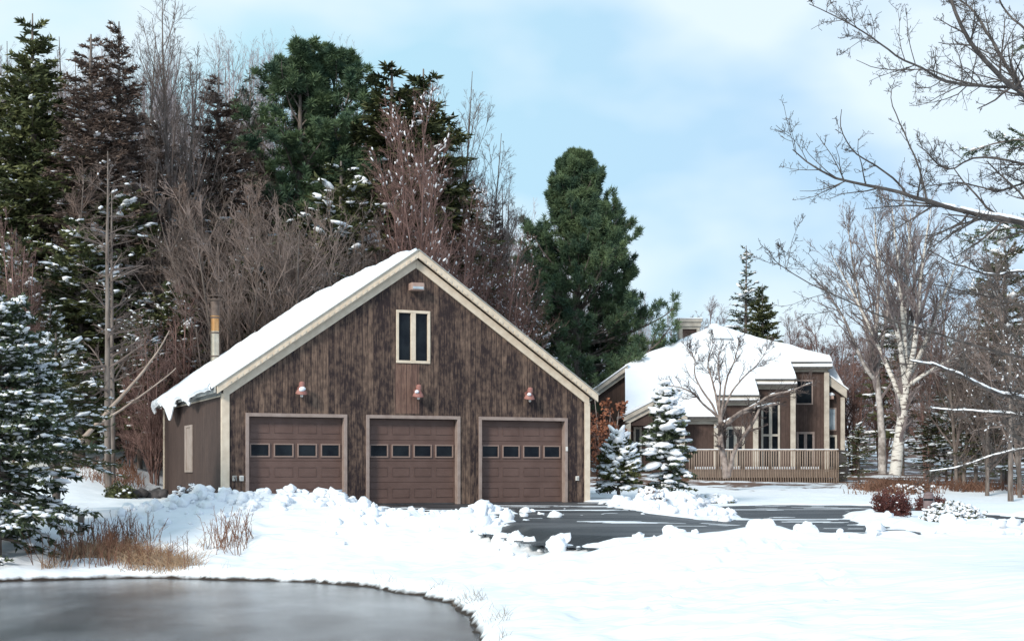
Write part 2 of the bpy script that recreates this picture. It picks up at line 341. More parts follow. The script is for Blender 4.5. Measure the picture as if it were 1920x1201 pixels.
def base(x, y):
    z = np.interp(y, [-10, 10, 16, 24, 31, 37, 48, 57, 66, 80, 130, 200], [-1.0, -.98, -.66, -.32, -.12, -.03, .12, .28, .6, 1.4, 4.5, 8])
    z = z-.2*sm(x, 2.5, 5)*sm(y, 26, 30)*(1-sm(y, 42, 52))
    z = z+sm(-x, 9.5, 12.5)*.11*np.maximum(0, y-35)*(1-.0*y)
    hx = 1-sm(x, -14, 16)
    z = z+hx*.19*np.maximum(0, np.minimum(y, 104)-54)+sm(y, 60, 130)*2.0
    z = z+.5*hx*vn(x*.06, y*.06)*sm(y, 60, 90)*4
    return z
def tozi(px, py, z=-.28):
    for _ in range(25):
        p = at(px, py, z); z = .5*z+.5*float(base(p[0], p[1]))
    return p
g0 = G2W(.3, .25); g1 = G2W(9.3, .25)
drive = [g0, g1, G2W(9.9, -.5)]+[tozi(*p) for p in [(1150,950),(1215,962),(1310,974),(1365,977),(1385,970),(1340,960),(1315,954),(1345,949),(1450,946),(1600,947),(1700,950),(1830,962),(2000,978),(2400,996),(2400,1022),(2000,1012),(1900,1010),(1700,1008),(1400,1009),(1250,1007),(1085,1000),(1030,991),(985,984),(965,975),(940,972),(900,968),(800,968),(700,963)]]+[G2W(2.7, -1.0), G2W(1.0, -.5)]
island = [tozi(*p) for p in [(1575,966),(1640,958),(1760,960),(1850,973),(1935,990),(1940,1000),(1850,1002),(1740,999),(1650,986)]]
prints = [at(px, py, -.55) for px, py in [(1268,1080),(1240,1092),(1300,1068),(1330,1062),(1310,1055),(1365,1050),(1380,1045),(1410,1040),(1450,1042),(1470,1030),(1475,1045),(1540,1060),(1560,1075),(1565,1085),(1575,1100)]]
def drivemask(x, y):
    d = np.maximum(sdf(drive, x, y), -sdf(island, x, y)); return d
def ground_h(x, y):
    z = base(x, y)
    dp = sdf(pond, x, y)+.16*fbm(x*1.1, y*1.1, 4)
    bank = -1.04+(z+1.04)*sm(dp, 0, 5.5)+.05*fbm(x*2.2, y*2.2, 3)*sm(dp, 0, .5)*(1-sm(dp, 3, 6))
    z = np.where(dp > 0, PZ0-.03+(bank-PZ0+.03)*np.sqrt(np.clip(dp/.28, 0, 1)), PZ0-.03+np.maximum(dp, -1)*.4)
    a, b = loc(x, y)
    dd = drivemask(x, y)+.16*fbm(x*1.6, y*2.2, 4)
    inr = (y > 18) & (dp > .8)
    snowup = .09*sm(dd, -.05, .22)+.035*fbm(x*.7, y*.9, 3)*sm(dd, .2, 1.5)
    # thin streaks of snow left lying on the asphalt
    st = fbm(x*.45+7, y*2.6, 4); streak = np.where((dd < 0) & (st > .62), .05*sm(st, .62, .8), 0)
    z = z+np.where(inr, snowup-.045+streak, .045)
    # the ridge a plough leaves along the edge of the drive, higher before the left door
    ridge = np.exp(-((dd-.55)/.42)**2)*sm(-dd, -3, 0)
    nearside = (b < -1.5)
    amp = .05+.06*vn(x*.9, y*.9)+.10*np.abs(vn(x*2.3, y*2.3))
    z = z+np.where(inr & nearside & (y < 33.5), ridge*amp, 0)
    heap = np.exp(-(((a-.6)/2.6)**4+((b+1.6)/1.15)**2)); z = z+heap*(.13+.13*sm(-a, -3.2, -1.)+.10*fbm(x*2.1, y*2.1, 3))*(dp > 0)
    heap2 = np.exp(-(((a-3.6)/2.0)**4+((b+5.2)/1.2)**2)); z = z+heap2*(.03+.06*fbm(x*2.3, y*2.3, 3))
    z = z+np.maximum(heap, heap2)*.07*fbm(x*5.5, y*5.5, 3)
    for p in prints: q_ = ((x-p[0])/.12)**2+((y-p[1])/.2)**2; z = z-.13*np.exp(-q_)+.05*np.exp(-(q_-2.2)**2)
    lawn = sm(dp, .5, 4)*(y < 23); z = z+lawn*(.07*fbm(x*.22, y*.35, 2)+.022*fbm(x*1.2, y*3.0, 4))
    # right edge of the lawn swells into a low bank
    z = z+.22*sm(x, 4.4, 6.5)*(1-sm(y, 15, 20))
    z = np.where((a > .05) & (a < 9.7) & (b > .1) & (b < 8.7), np.minimum(z, -.1), z)
    return z
def axis(parts):
    o = []
    for a, b, s in parts: o += list(np.arange(a, b-1e-9, s))
    return np.array(o+[parts[-1][1]])
xs = axis([(-130,-40,6),(-40,-14,.9),(-14,13,.085),(13,24,.4),(24,60,2),(60,150,7)])
ys = axis([(-160,2,9),(2,13,.8),(13,35,.075),(35,46,.16),(46,62,.5),(62,100,2),(100,210,6)])
X, Y = np.meshgrid(xs, ys); Z = ground_h(X, Y); nx, ny = len(xs), len(ys)
ii = np.arange(nx*ny).reshape(ny, nx); fq = np.stack([ii[:-1,:-1], ii[:-1,1:], ii[1:,1:], ii[1:,:-1]], -1).reshape(-1, 4)
g = MB().add(np.stack([X, Y, Z], -1), fq).build('ground', M['ground'], smooth=True); tag(g, kind='structure')
# far plain reaching the horizon
far = MB(); far.add([(-2500,-1500,-9),(2500,-1500,-9),(2500,3500,-9),(-2500,3500,-9)], [[0,1,2,3]])
tag(far.build('far_ground', M['ground']), kind='structure')
# pond ice
xs2 = np.linspace(-36, 1.0, 40); ys2 = np.linspace(4, 27.5, 40); X2, Y2 = np.meshgrid(xs2, ys2); i2 = np.arange(1600).reshape(40, 40)
tag(MB().add(np.stack([X2, Y2, X2*0+PZ0], -1), np.stack([i2[:-1,:-1], i2[:-1,1:], i2[1:,1:], i2[1:,:-1]], -1).reshape(-1, 4)).build('pond_water', M['ice'], smooth=True), kind='structure')
# drive
xs3 = np.linspace(-8, 26, 200); ys3 = np.linspace(18.5, 42, 240); X3, Y3 = np.meshgrid(xs3, ys3); D3 = drivemask(X3, Y3); Z3 = base(X3, Y3)-.16*sm(D3, .22, .5)
keep = D3 < 1.0; i3 = np.arange(X3.size).reshape(X3.shape)
q3 = np.stack([i3[:-1,:-1], i3[:-1,1:], i3[1:,1:], i3[1:,:-1]], -1).reshape(-1, 4); q3 = q3[keep.ravel()[q3].all(1)]
tag(MB().add(np.stack([X3, Y3, Z3], -1), q3).build('driveway', M['asphalt'], smooth=True), kind='structure')
def gz(x, y): return float(ground_h(np.array([x]), np.array([y]))[0])
def gp(px, Yd, dz=0): x = PX(px, Yd); return (x, Yd, gz(x, Yd)+dz)

# ploughed snow clods (uncountable) lying on the ridges
def clods():
    m = MB(); r = np.random.default_rng(5)
    x = r.uniform(-9, 14, 30000); y = r.uniform(22, 37, 30000); a, b = loc(x, y)
    dd = drivemask(x, y); isl = sdf(island, x, y) < 2.2
    p = np.exp(-((dd-.5)/.38)**2)*(y < 33)*(b < -1.2)*np.where(isl & (y > 25.5), .05, 1)*np.clip(.55+.8*vn(x*1.1, y*1.1), .05, 1)*np.where(x > 0, .35, .7)
    p = np.maximum(p, 1.0*np.exp(-(((a-.6)/2.7)**4+((b+1.6)/1.2)**2))*.8); p = np.maximum(p, np.exp(-(((a-3.6)/2.1)**4+((b+5.2)/1.2)**2))*.25)
    p = np.maximum(p, .35*np.exp(-((dd-.35)/.3)**2)*(b < -.2)*(x > 1.5)*(x < 6)*(y > 29))
    q = np.exp(-(((a-3.2)/4.2)**4+((b+4.0)/2.4)**4))*np.clip(.1+.6*vn(x*1.5, y*1.5), 0, 1)*.30; low = q > p; p = np.maximum(p, q)*np.where((a > 3.3) & (b > -2.6) & (x < 1.5), .15, 1)
    k = r.uniform(size=len(x)) < p*.5; low = low[k]; x = x[k]; y = y[k]; z = ground_h(x, y); n = len(x)
    s = r.gamma(2.2, .026, n)+.025; s = np.minimum(s, .17); s = np.where(low, s*.75, s)
    C = np.stack([x, y, z+s*np.where(low, -.15, .22)], -1); D = r.normal(size=(n, 3)); D[:, 2] *= .3
    v, f = blobs(C, D, s*1.15, s, s*r.uniform(.7, 1.05, n), 2, .24, r); m.add(v, f)
    return m.build('ploughed_snow', M['snow'], smooth=True)
tag(clods(), 'lumpy ploughed snow clods heaped along the drive edge', 'snow', kind='stuff')
lumps = [((1500,1004),.30,.42,'tallest upright lump of snow at the drive edge, right of centre'),((1045,1003),.36,.34,'rounded snow lump on the ridge below the right garage door'),((968,996),.33,.24,'low wide snow lump left of the rounded one on the ridge'),((1420,1006),.42,.28,'broad snow lump just left of the tall upright one'),((1270,1006),.30,.22,'small snow lump on the ridge midway along the drive'),((905,975),.5,.45,'big steep end of the snow heap before the middle garage door')]
for (px, py), wd, ht, lb in lumps:
    wd *= .8; ht *= .8; x, y = at(px, py, -.3)[:2]; zz = gz(x, y); r = np.random.default_rng(px)
    n = 7; C = np.stack([x+r.normal(0, wd*.22, n), y+r.normal(0, wd*.25, n), zz+r.uniform(0, ht*.75, n)], -1); C[0] = (x, y, zz+ht*.3)
    s = np.concatenate([[wd*.62], r.uniform(.3, .5, n-1)*wd]); v, f = blobs(C, r.normal(size=(n, 3))*[1,1,.1], s, s, s*np.concatenate([[ht/wd*.85], np.full(n-1, .85)]), 3, .09, r)
    tag(MB().add(v, f).build('snow_lump', M['snow'], smooth=True), lb, 'snow lump', 'snow lumps at the drive edge')

# ---------------------------------------------------------------- garage
W_, D_ = 9.77, 8.8; EZ = 2.96; AX = W_/2; SL = (6.37-EZ)/AX
GR = thing('garage', 'three door garage of dark weathered vertical boards with snowy gable roof', 'garage', (GO[0], GO[1], 0), TH)
ra = lambda a: EZ+SL*min(a, W_-a)
doors = [(.54, 3.08), (3.57, 6.09), (6.6, 9.14)]; DT = 2.20; TR = .085
win = (4.36, 5.27, 3.52, 4.86)
def cells():
    m = MB(); xb = sorted(set([0, AX, W_]+[v for d in doors for v in (d[0]+.02, d[1]-.02)]+[win[0]+.02, win[1]-.02]))
    for x0, x1 in zip(xb[:-1], xb[1:]):
        c = (x0+x1)/2; z0 = -.35
        for d in doors:
            if d[0] < c < d[1]: z0 = DT-.02
        t0, t1 = ra(x0)-.03, ra(x1)-.03
        if win[0] < c < win[1]:
            m.prism([(x0, z0), (x1, z0), (x1, win[2]+.02), (x0, win[2]+.02)], 0, .14); m.prism([(x0, win[3]-.02), (x1, win[3]-.02), (x1, t1), (x0, t0)], 0, .14)
        else: m.prism([(x0, z0), (x1, z0), (x1, t1), (x0, t0)], 0, .14)
    return m
cells().build('front_wall', M['siding'], GR)
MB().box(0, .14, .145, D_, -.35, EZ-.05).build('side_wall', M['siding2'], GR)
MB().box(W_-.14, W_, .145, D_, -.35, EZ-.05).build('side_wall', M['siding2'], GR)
MB().prism([(.145, -.35), (W_-.145, -.35), (W_-.145, ra(.145)-.05), (AX, ra(AX)-.08), (.145, ra(.145)-.05)], D_-.14, D_-.002).build('rear_wall', M['siding2'], GR)
OV = .2
def slope(a0, a1, off0, off1, b0, b1, mir=False):
    pts = [(a0, EZ+SL*a0+off0), (a1, EZ+SL*a1+off0), (a1, EZ+SL*a1+off1), (a0, EZ+SL*a0+off1)]
    if mir: pts = [(W_-a, z) for a, z in pts]
    return pts
rf = MB()
for mir in (0, 1):
    rf.prism(slope(-OV, AX, -.10, 0.0, 0, 0, mir), -.16, D_+.15)
rf.build('roof', M['roofing'], GR)
for mir in (0, 1):
    m = MB(); m.prism(slope(-OV+.02, AX-.001, -.20, -.002, 0, 0, mir), -.22, -.163)
    m.build('rake_fascia', M['cream'], GR, bevel=.006)
    m = MB(); m.prism(slope(-.0, AX-.001, -.43, -.203, 0, 0, mir), -.05, -.003); m.build('rake_frieze', M['cream'], GR, bevel=.006)
    m = MB(); L_ = AX; n = 34
    for k in range(n):
        a0 = .06+k*(AX-.1)/n; m.prism(slope(a0, a0+.085, -.185, -.115, 0, 0, mir), -.243, -.221)
    m.build('dentil_strip', M['cream'], GR)
    m = MB(); m.prism(slope(-OV, AX-.001, .001, .022, 0, 0, mir), -.25, -.10); m.build('drip_edge', M['greytrim'], GR)
m = MB(); m.box(-.03, .15, -.035, -.002, -.3, EZ-.42+.10).box(-.034, -.002, -.034, .12, -.3, EZ-.3); m.build('corner_board', M['cream'], GR, bevel=.004)
m = MB(); m.box(W_-.13, W_+.03, -.035, -.002, -.3, EZ-.34); m.build('corner_board', M['cream'], GR, bevel=.004)
m = MB(); m.box(-.03, -.002, D_-.12, D_+.03, -.3, EZ-.3); m.build('corner_board', M['cream'], GR)
m = MB()
for k in range(4): m.prism([(-.012-.02, EZ-.34+k*.085), (-.002, EZ-.34+k*.085), (-.002, EZ-.34+(k+1)*.085), (-.014, EZ-.34+(k+1)*.085)], .13, D_+.05)
m.build('eave_frieze', M['greytrim'], GR)
MB().box(-OV-.03, -OV-.002, -.16, D_+.15, EZ-OV*SL-.16, EZ-OV*SL).build('gutter_board', M['greytrim'], GR)
MB().box(-.045, -.034, .13, D_, EZ-.375, EZ-.345).build('frieze_moulding', M['cream'], GR)
MB().box(.14, W_-.14, .15, 3, -.14, -.03).build('floor_slab', M['asphalt'], GR)
# snow on the roof
def roof_snow():
    m = MB()
    a = np.linspace(-OV-.10, AX, 70); b = np.linspace(-.12, D_+.2, 110); A, B = np.meshgrid(a, b)
    th = .13+.05*fbm(A*1.1, B*1.1, 3)+.03*fbm(A*4, B*4, 2)
    edge = np.minimum(1, np.sqrt(np.clip((B-b[0])/.12, 0, 1)))*np.minimum(1, np.sqrt(np.clip((b[-1]-B)/.15, 0, 1)))
    # a melted notch beside the flue and a long crack
    th = th*edge; base_ = EZ+SL*A
    wv = np.where(A > AX-.25, 1-.5*(A-AX+.25)/.25, 1)
    Zt = base_+.024+th*wv; n1, n2 = A.shape; id_ = np.arange(A.size).reshape(A.shape)
    top = np.stack([A, B, Zt], -1).reshape(-1, 3); bot = np.stack([A, B, base_+.004], -1).reshape(-1, 3)
    q = np.stack([id_[:-1,:-1], id_[:-1,1:], id_[1:,1:], id_[1:,:-1]], -1).reshape(-1, 4)
    m.add(np.concatenate([top, bot]), q)
    rim = np.concatenate([id_[0], id_[1:,-1], id_[-1,-2::-1], id_[-2:0:-1,0]]); r2 = np.roll(rim, -1); k = A.size
    m.f.append(np.stack([rim+k, r2+k, r2, rim], -1))
    m.f.append(q[:, ::-1]+k)
    return m
RS = roof_snow().build('roof_snow', M['snow'], GR, smooth=True)
def snow_curtain():
    m = MB(); b = np.linspace(-.05, D_+.2, 150)
    drop = .10+.04*fbm(b*1.3, b*0, 2)
    for c, w, d in ((8.9, .55, .30), (6.2, .8, .58), (5.2, .4, .24), (7.4, .4, .14), (3.15, .5, .30), (3.7, .35, .16)): drop = np.maximum(drop, d*np.exp(-((b-c)/w)**2*1.3))
    hang = (b > 2.4)
    u = np.linspace(0, 1, 9); Bm, U = np.meshgrid(b, u, indexing='ij'); Dp = drop[:, None]
    a_out = -OV-.12-.06*np.sin(U*pi)+.05*U*(Dp > .2); zz = EZ+SL*(-OV-.1)+.14-U*(Dp+.10)
    a_in = a_out+.10*(1-U*.75)
    O = np.stack([a_out, Bm, zz], -1); I = np.stack([a_in, Bm, zz], -1)
    n1, n2 = Bm.shape; id_ = np.arange(n1*n2).reshape(n1, n2); k = n1*n2
    q = np.stack([id_[:-1,:-1], id_[1:,:-1], id_[1:,1:], id_[:-1,1:]], -1).reshape(-1, 4)
    m.add(np.concatenate([O.reshape(-1,3), I.reshape(-1,3)]), q[:, ::-1]); m.f.append(q+k)
    rim = np.concatenate([id_[0], id_[1:,-1], id_[-1,-2::-1], id_[-2:0:-1,0]]); r2 = np.roll(rim, -1); m.f.append(np.stack([rim, r2, r2+k, rim+k], -1))
    return m.build('overhanging_snow', M['snow'], GR, smooth=True)
snow_curtain()
m = MB(); m.prism(slope(.3, AX-.03, .024, .07, 0, 0, True), -.05, D_+.1); m.build('right_roof_snow', M['snow'], GR, bevel=.02)
# doors
for i, (d0, d1) in enumerate(doors):
    t = MB(); t.box(d0, d0+TR, -.035, .19, -.2, DT).box(d1-TR, d1, -.035, .19, -.2, DT).box(d0+TR, d1-TR, -.035, .19, DT-TR, DT)
    t.build('door_trim', M['trimb'], GR, bevel=.006)
    x0, x1 = d0+TR+.004, d1-TR-.004; wd = x1-x0; zt = DT-TR-.004; sh = (zt+.02)/4
    m = MB(); yb = .16
    for s in range(4):
        z0 = -.02+s*sh; z1 = z0+sh-.006
        m.box(x0, x1, yb, yb+.045, z0, z1)
        for k in range(4):
            cx = x0+wd*(k+.5)/4; pw = wd*.098; cz = (z0+z1)/2; ph = .12
            if s == 2: continue
            # pressed panel: shallow frame of four slim bevelled ribs
            m.box(cx-pw, cx+pw, yb-.014, yb, cz+ph-.016, cz+ph).box(cx-pw, cx+pw, yb-.014, yb, cz-ph, cz-ph+.016)
            m.box(cx-pw, cx-pw+.012, yb-.008, yb, cz-ph+.016, cz+ph-.016).box(cx+pw-.012, cx+pw, yb-.008, yb, cz-ph+.016, cz+ph-.016)
    dr = m.build('garage_door', M['door'], GR, bevel=.004)
    z0 = -.02+2*sh; cz = z0+sh*.5-.01
    for k in range(4):
        cx = x0+wd*(k+.5)/4; pw = .215; ph = .135
        f = MB(); fw = .034
        f.box(cx-pw-fw, cx+pw+fw, yb-.03, yb-.001, cz+ph, cz+ph+fw).box(cx-pw-fw, cx+pw+fw, yb-.03, yb-.001, cz-ph-fw, cz-ph).box(cx-pw-fw, cx-pw, yb-.03, yb-.001, cz-ph, cz+ph).box(cx+pw, cx+pw+fw, yb-.03, yb-.001, cz-ph, cz+ph)
        f.build('window_frame', M['doorframe'], dr, bevel=.004)
        MB().box(cx-pw, cx+pw, yb-.010, yb-.002, cz-ph, cz+ph).build('window_pane', M['glass'], dr)
    MB().box(x0, x1, yb+.0, yb+.05, -.06, -.022).build('bottom_seal', M['rock'], dr)
    # raised snow line drifting against the sill is part of the ground; sill:
    MB().box(d0, d1, -.02, .16, -.12, -.06).build('door_sill', M['trimb'], GR)
# gable window
a0, a1, z0, z1 = win; m = MB(); fw = .07
m.box(a0, a1, -.03, .10, z1-fw, z1).box(a0, a1, -.03, .10, z0, z0+fw).box(a0, a0+fw, -.03, .10, z0+fw, z1-fw).box(a1-fw, a1, -.03, .10, z0+fw, z1-fw).box((a0+a1)/2-.065, (a0+a1)/2+.065, -.03, .10, z0+fw, z1-fw)
wf = m.build('gable_window', M['cream'], GR, bevel=.008)
for x0, x1 in ((a0+fw, (a0+a1)/2-.065), ((a0+a1)/2+.065, a1-fw)): MB().box(x0, x1, .03, .04, z0+fw, z1-fw).build('window_pane', M['glass'], wf)
# narrow side window
m = MB(); b0, b1, z0, z1 = 4.0, 5.1, .76, 2.03
m.box(-.04, -.002, b0, b0+.2, z0, z1).box(-.04, -.002, b1-.2, b1, z0, z1).box(-.04, -.002, b0+.2, b1-.2, z1-.06, z1).box(-.05, -.002, b0+.2, b1-.2, z0, z0+.06)
sw = m.build('side_window', M['blind'], GR, bevel=.006); MB().box(-.015, -.003, b0+.2, b1-.2, z0+.06, z1-.06).build('window_pane', M['blind'], sw)
# flue
fa, fb = 1.42, 8.35; fz = EZ+SL*fa
fl = MB().lathe([(.125, fz-.35), (.125, fz+1.02)], (fa, fb, 0), 24).build('flue_pipe', M['steel'], GR, smooth=False)
zt_ = PZ(556, G2W(fa, fb)[1])
MB().lathe([(.122, fz+.95), (.122, fz+1.45), (.135, fz+1.45), (.135, fz+1.48), (.12, fz+1.48)], (fa, fb, 0), 24).build('flue_section', M['brass'], fl)
MB().lathe([(.131, fz+1.40), (.133, zt_-.12)], (fa, fb, 0), 24).build('sooty_section', M['soot'], fl)
for zz in (fz+.25, fz+.95): MB().lathe([(.14, zz), (.145, zz+.02), (.14, zz+.04)], (fa, fb, 0), 24).build('pipe_band', M['soot'], fl)
c = MB().lathe([(.12, zt_-.13), (.21, zt_-.11), (.21, zt_-.09), (.12, zt_-.09)], (fa, fb, 0), 24).lathe([(.21, zt_), (.215, zt_+.02), (.10, zt_+.05), (.01, zt_+.06)], (fa, fb, 0), 24)
for k in range(6): c.box(fa+.17*cos(k*pi/3)-.012, fa+.17*cos(k*pi/3)+.012, fb+.17*sin(k*pi/3)-.012, fb+.17*sin(k*pi/3)+.012, zt_-.09, zt_)
c.build('flue_cap', M['soot'], fl)
# lamps
LB = ['dusty red bell lamp above the left garage door, snow across its front', 'dusty red bell lamp above the middle garage door below the window', 'dusty red bell lamp above the right garage door']
for (la, lz), lb in zip(((1.87, 2.80), (4.88, 2.80), (7.95, 2.80)), LB):
    x, y = G2W(la, 0); t = thing('barn_lamp', lb, 'lamp', (x, y, lz), TH, 'bell lamps above the garage doors', .88)
    tl = RAD(14); Mx = [[1,0,0],[0,cos(tl),-sin(tl)],[0,sin(tl),cos(tl)]]
    MB().lathe([(.165,-.16),(.16,-.15),(.125,-.07),(.085,-.02),(.07,0),(.075,.04),(.08,.12),(.06,.17),(.01,.185)], (0,-.26,.02), 24, Mx).build('lamp_shade', M['lampred'], t, smooth=True)
    MB().tube([(0,0,.02),(0,-.10,.10),(0,-.2,.14),(0,-.26,.12)], .02).build('arm', M['lampred'], t, smooth=True)
    MB().lathe([(.06,-.012),(.06,.012)], (0,-.013,.02), 16, [[1,0,0],[0,0,-1],[0,1,0]]).build('wall_plate', M['lampred'], t)
    v, f = blobs(np.array([[0.,-.26,-.19]]), np.array([[1.,0,0]]), .045, .045, .05, 2, .0); MB().add(v, f).build('bulb', M['white'], t, smooth=True)
    ox = {1.87: -.01, 4.88: -.08, 7.95: -.06}[la]; big = 1.0 if la < 2 else .7
    v, f = blobs(np.array([[ox,-.35,-.015]]), np.array([[1.,.0,.25]]), .095*big, .05, .07*big, 2, .08); MB().add(v, f).build('snow', M['snowtree'], t, smooth=True)
x, y = G2W(4.86, 0); t = thing('flood_light', 'boxy tan flood light high under the garage gable', 'lamp', (x, y, 5.44), TH)
MB().prism([(-.17,-.09),(.17,-.09),(.17,.10),(-.17,.10)], -.26, -.002).build('housing', M['lampbox'], t, bevel=.015)
MB().box(-.14,.14,-.275,-.262,-.06,-.0).build('lens', M['glassb'], t)
for a_, z_, s_, nm, lb in ((.27,.62,.05,'hose_tap','small metal tap low on the wall left of the left garage door'), (.44,.62,.05,'wall_outlet','white outlet box beside the left garage door'), (9.42,.60,.045,'wall_outlet','white outlet box at the right end of the garage wall')):
    x, y = G2W(a_, 0)
    t = thing(nm, lb, nm.replace('_', ' '), (x, y, z_), TH)
    MB().box(-s_,s_,-.05,-.002,-s_*1.3,s_*1.3).build('housing', M['white'] if nm != 'hose_tap' else M['greytrim'], t, bevel=.008)
    if nm == 'hose_tap': MB().tube([(0,-.05,0),(0,-.12,0),(0,-.14,-.06)], .015).lathe([(.035,0),(.035,.015)], (0,-.10,.03), 10).build('spout', M['rock'], t)
    else: MB().box(-s_*.6,s_*.6,-.058,-.0502,-s_*.8,s_*.8).build('cover', M['greytrim'], t)
x, y = G2W(9.10, 0); tag(MB().box(-.03,.03,-.06,-.036,-.06,.06).build('door_keypad', M['white'], None, bevel=.006), 'small white keypad on the right garage door trim', 'keypad').location = (x, y, 1.38); bpy.data.objects['door_keypad'].rotation_euler = (0,0,TH)

# ---------------------------------------------------------------- house
HS = thing('house', 'low brown house with big snowy roof and stepped bays behind the deck', 'house', (0, 0, 0))
k_ = .6; Y0 = 60.0; rz = lambda d: PZ(777, 60)+k_*d
bays = [(1345,1417,1.49,742),(1417,1487,2.81,712),(1487,1550,4.29,680)]
def hb(px0, px1, Yd): return PX(px0, Yd), PX(px1, Yd)
gnd = -.1
x0, x1 = hb(1180, 1345, Y0+.3)
MB().box(x0, x1, Y0+.3, Y0+.5, gnd, rz(.3)-.12).build('wall', M['siding3'], HS)
xp = PX(1345, Y0+1.49)
wx0, wx1 = PX(1100, 63.8), PX(1172, 63.8)
# left wing wall with its raking top
MB().prism([(wx0, gnd), (wx1+.3, gnd), (wx1+.3, PZ(690, 63.8)-.02), (wx0, PZ(690, 63.8)-.02-(wx1+.3-wx0)*.72)], 63.8, 64.0).build('wing_wall', M['siding3'], HS)
def rk(xa, za, xb, zb, y0, y1, th, o=0.): return MB().prism([(xa, za-o), (xb, zb-o), (xb, zb-o-th), (xa, za-o-th)], y0, y1)
za = PZ(690, 63.8); zb = za-(wx1-wx0)*.72
rk(wx0, zb+.05, wx1+.1, za+.12, 63.45, 63.5, .22).build('rake_fascia', M['creamh'], HS); rk(wx0, zb-.17, wx1+.1, za-.10, 63.6, 63.68, .2).build('rake_frieze', M['creamh'], HS)
rk(wx0, zb+.13, wx1+.1, za+.20, 63.4, 68, .07).build('wing_roof', M['snow'], HS)
# bays
prev = x1
for i, (p0, p1, d, py) in enumerate(bays):
    Yb = Y0+d; bx0, bx1 = PX(p0, Yb), PX(p1, Yb); top = PZ(py, Yb)
    if i == 0: MB().box(x1-.1, x1, Y0+.501, Yb+.2, gnd, rz(.3)-.1).build('return_wall', M['siding3'], HS)
    xe = bx1+.05
    MB().box(bx0, xe, Yb, Yb+.2, gnd, top-.1).build('bay_wall', M['siding3'], HS)
    nd = bays[i+1][2] if i < 2 else 5.2
    MB().box(xe-.12, xe, Yb+.201, Y0+nd+.3, gnd, top-.12).build('return_wall', M['siding3'], HS)
    MB().box(bx0-.12, bx1+.12, Yb-.30, Yb-.002, top-.30, top-.02).build('bay_fascia', M['creamh'], HS, bevel=.01)
    MB().box(bx0-.05, bx1+.05, Yb-.06, Yb-.003, top-.42, top-.302).build('bay_frieze', M['creamh'], HS, bevel=.01)
    dm = MB(); n = int((bx1-bx0)/.24)
    for k in range(n): dm.box(bx0+k*.24, bx0+k*.24+.11, Yb-.325, Yb-.302, top-.26, top-.15)
    dm.build('dentil_strip', M['creamh'], HS)
    MB().box(bx0-.16, bx1+.16, Yb-.36, Yb-.05, top-.018, top+.03).build('drip_edge', M['roofing'], HS)
    MB().box(bx1-.13, bx1+.10, Yb-.10, Yb-.004, gnd, top-.43).build('corner_board', M['creamh'], HS, bevel=.01)
MB().box(x1-.16, x1+.06, Y0+.16, Y0+.298, gnd, rz(0)-.3).build('corner_board', M['creamh'], HS, bevel=.01)
# right end with its short raking top
Yr = 64.5; rx0, rx1 = PX(1550, Yr), PX(1583, Yr)
ztl, ztr = PZ(706, Yr), PZ(732, Yr)
MB().prism([(rx0-.1, gnd), (rx1, gnd), (rx1, ztr-.05), (rx0-.1, ztl-.0)], Yr+.2, Yr+.4).build('end_wall', M['siding3'], HS)
rk(rx0-.05, ztl+.14, rx1+.1, ztr+.06, Yr-.1, Yr+.1, .42).build('rake_fascia', M['creamh'], HS, bevel=.01)
rk(rx0-.05, ztl+.22, rx1+.16, ztr+.10, Yr-.15, Yr+4, .07).build('end_roof', M['snow'], HS)
MB().box(rx1-.14, rx1+.04, Yr+.05, Yr+.198, gnd, ztr-.3).build('corner_board', M['creamh'], HS)
MB().box(rx1-.15, rx1, Yr+.401, 70, gnd, ztr-.1).build('side_wall', M['siding3'], HS)
# main eave
MB().box(PX(1268, Y0), x1+.1, Y0-.04, Y0+.04, rz(0)-.24, rz(0)-.01).build('eave_fascia', M['creamh'], HS, bevel=.01)
MB().box(PX(1268, Y0), x1+.02, Y0+.2, Y0+.297, rz(0)-.40, rz(0)-.10).build('eave_frieze', M['creamh'], HS, bevel=.01)
# porch gable at the left
Yg = 59.4; gx0, gx1, gxm = PX(1173, Yg), PX(1284, Yg), PX(1228, Yg); gz0, gz1 = PZ(779, Yg), PZ(750, Yg)
for a, b in ((gx0, gxm), (gx1, gxm)):
    sg = 1 if b > a else -1
    rk(a-.1*sg, gz0-.05, b, gz1, Yg-.1, Yg-.04, .20).build('porch_fascia', M['creamh'], HS); rk(a, gz0-.20, b, gz1-.205, Yg-.0, Yg+.06, .20).build('porch_frieze', M['creamh'], HS)
    rk(a-.15*sg, gz0+.06, b, gz1+.12, Yg-.14, 62.5, .11).build('porch_roof', M['snow'], HS)
MB().box(gx0, gx0+.22, Yg+.0, Yg+.2, gnd, gz0-.3).build('porch_post', M['creamh'], HS)
MB().box(gx1-.2, gx1, Yg+.0, Yg+.2, gnd, gz0-.3).build('porch_post', M['creamh'], HS)
MB().prism([(gx0+.22, gz0-.42), (gx1-.2, gz0-.42), (gx1-.2, gz0-.35), (gxm, gz1-.38), (gx0+.22, gz0-.35)], Yg+.09, Yg+.15).build('porch_gable', M['siding3'], HS)
MB().box(gx0-.02, gx0+.06, Yg+.3, 63.79, gnd, gz0-.1).build('side_wall', M['siding3'], HS)
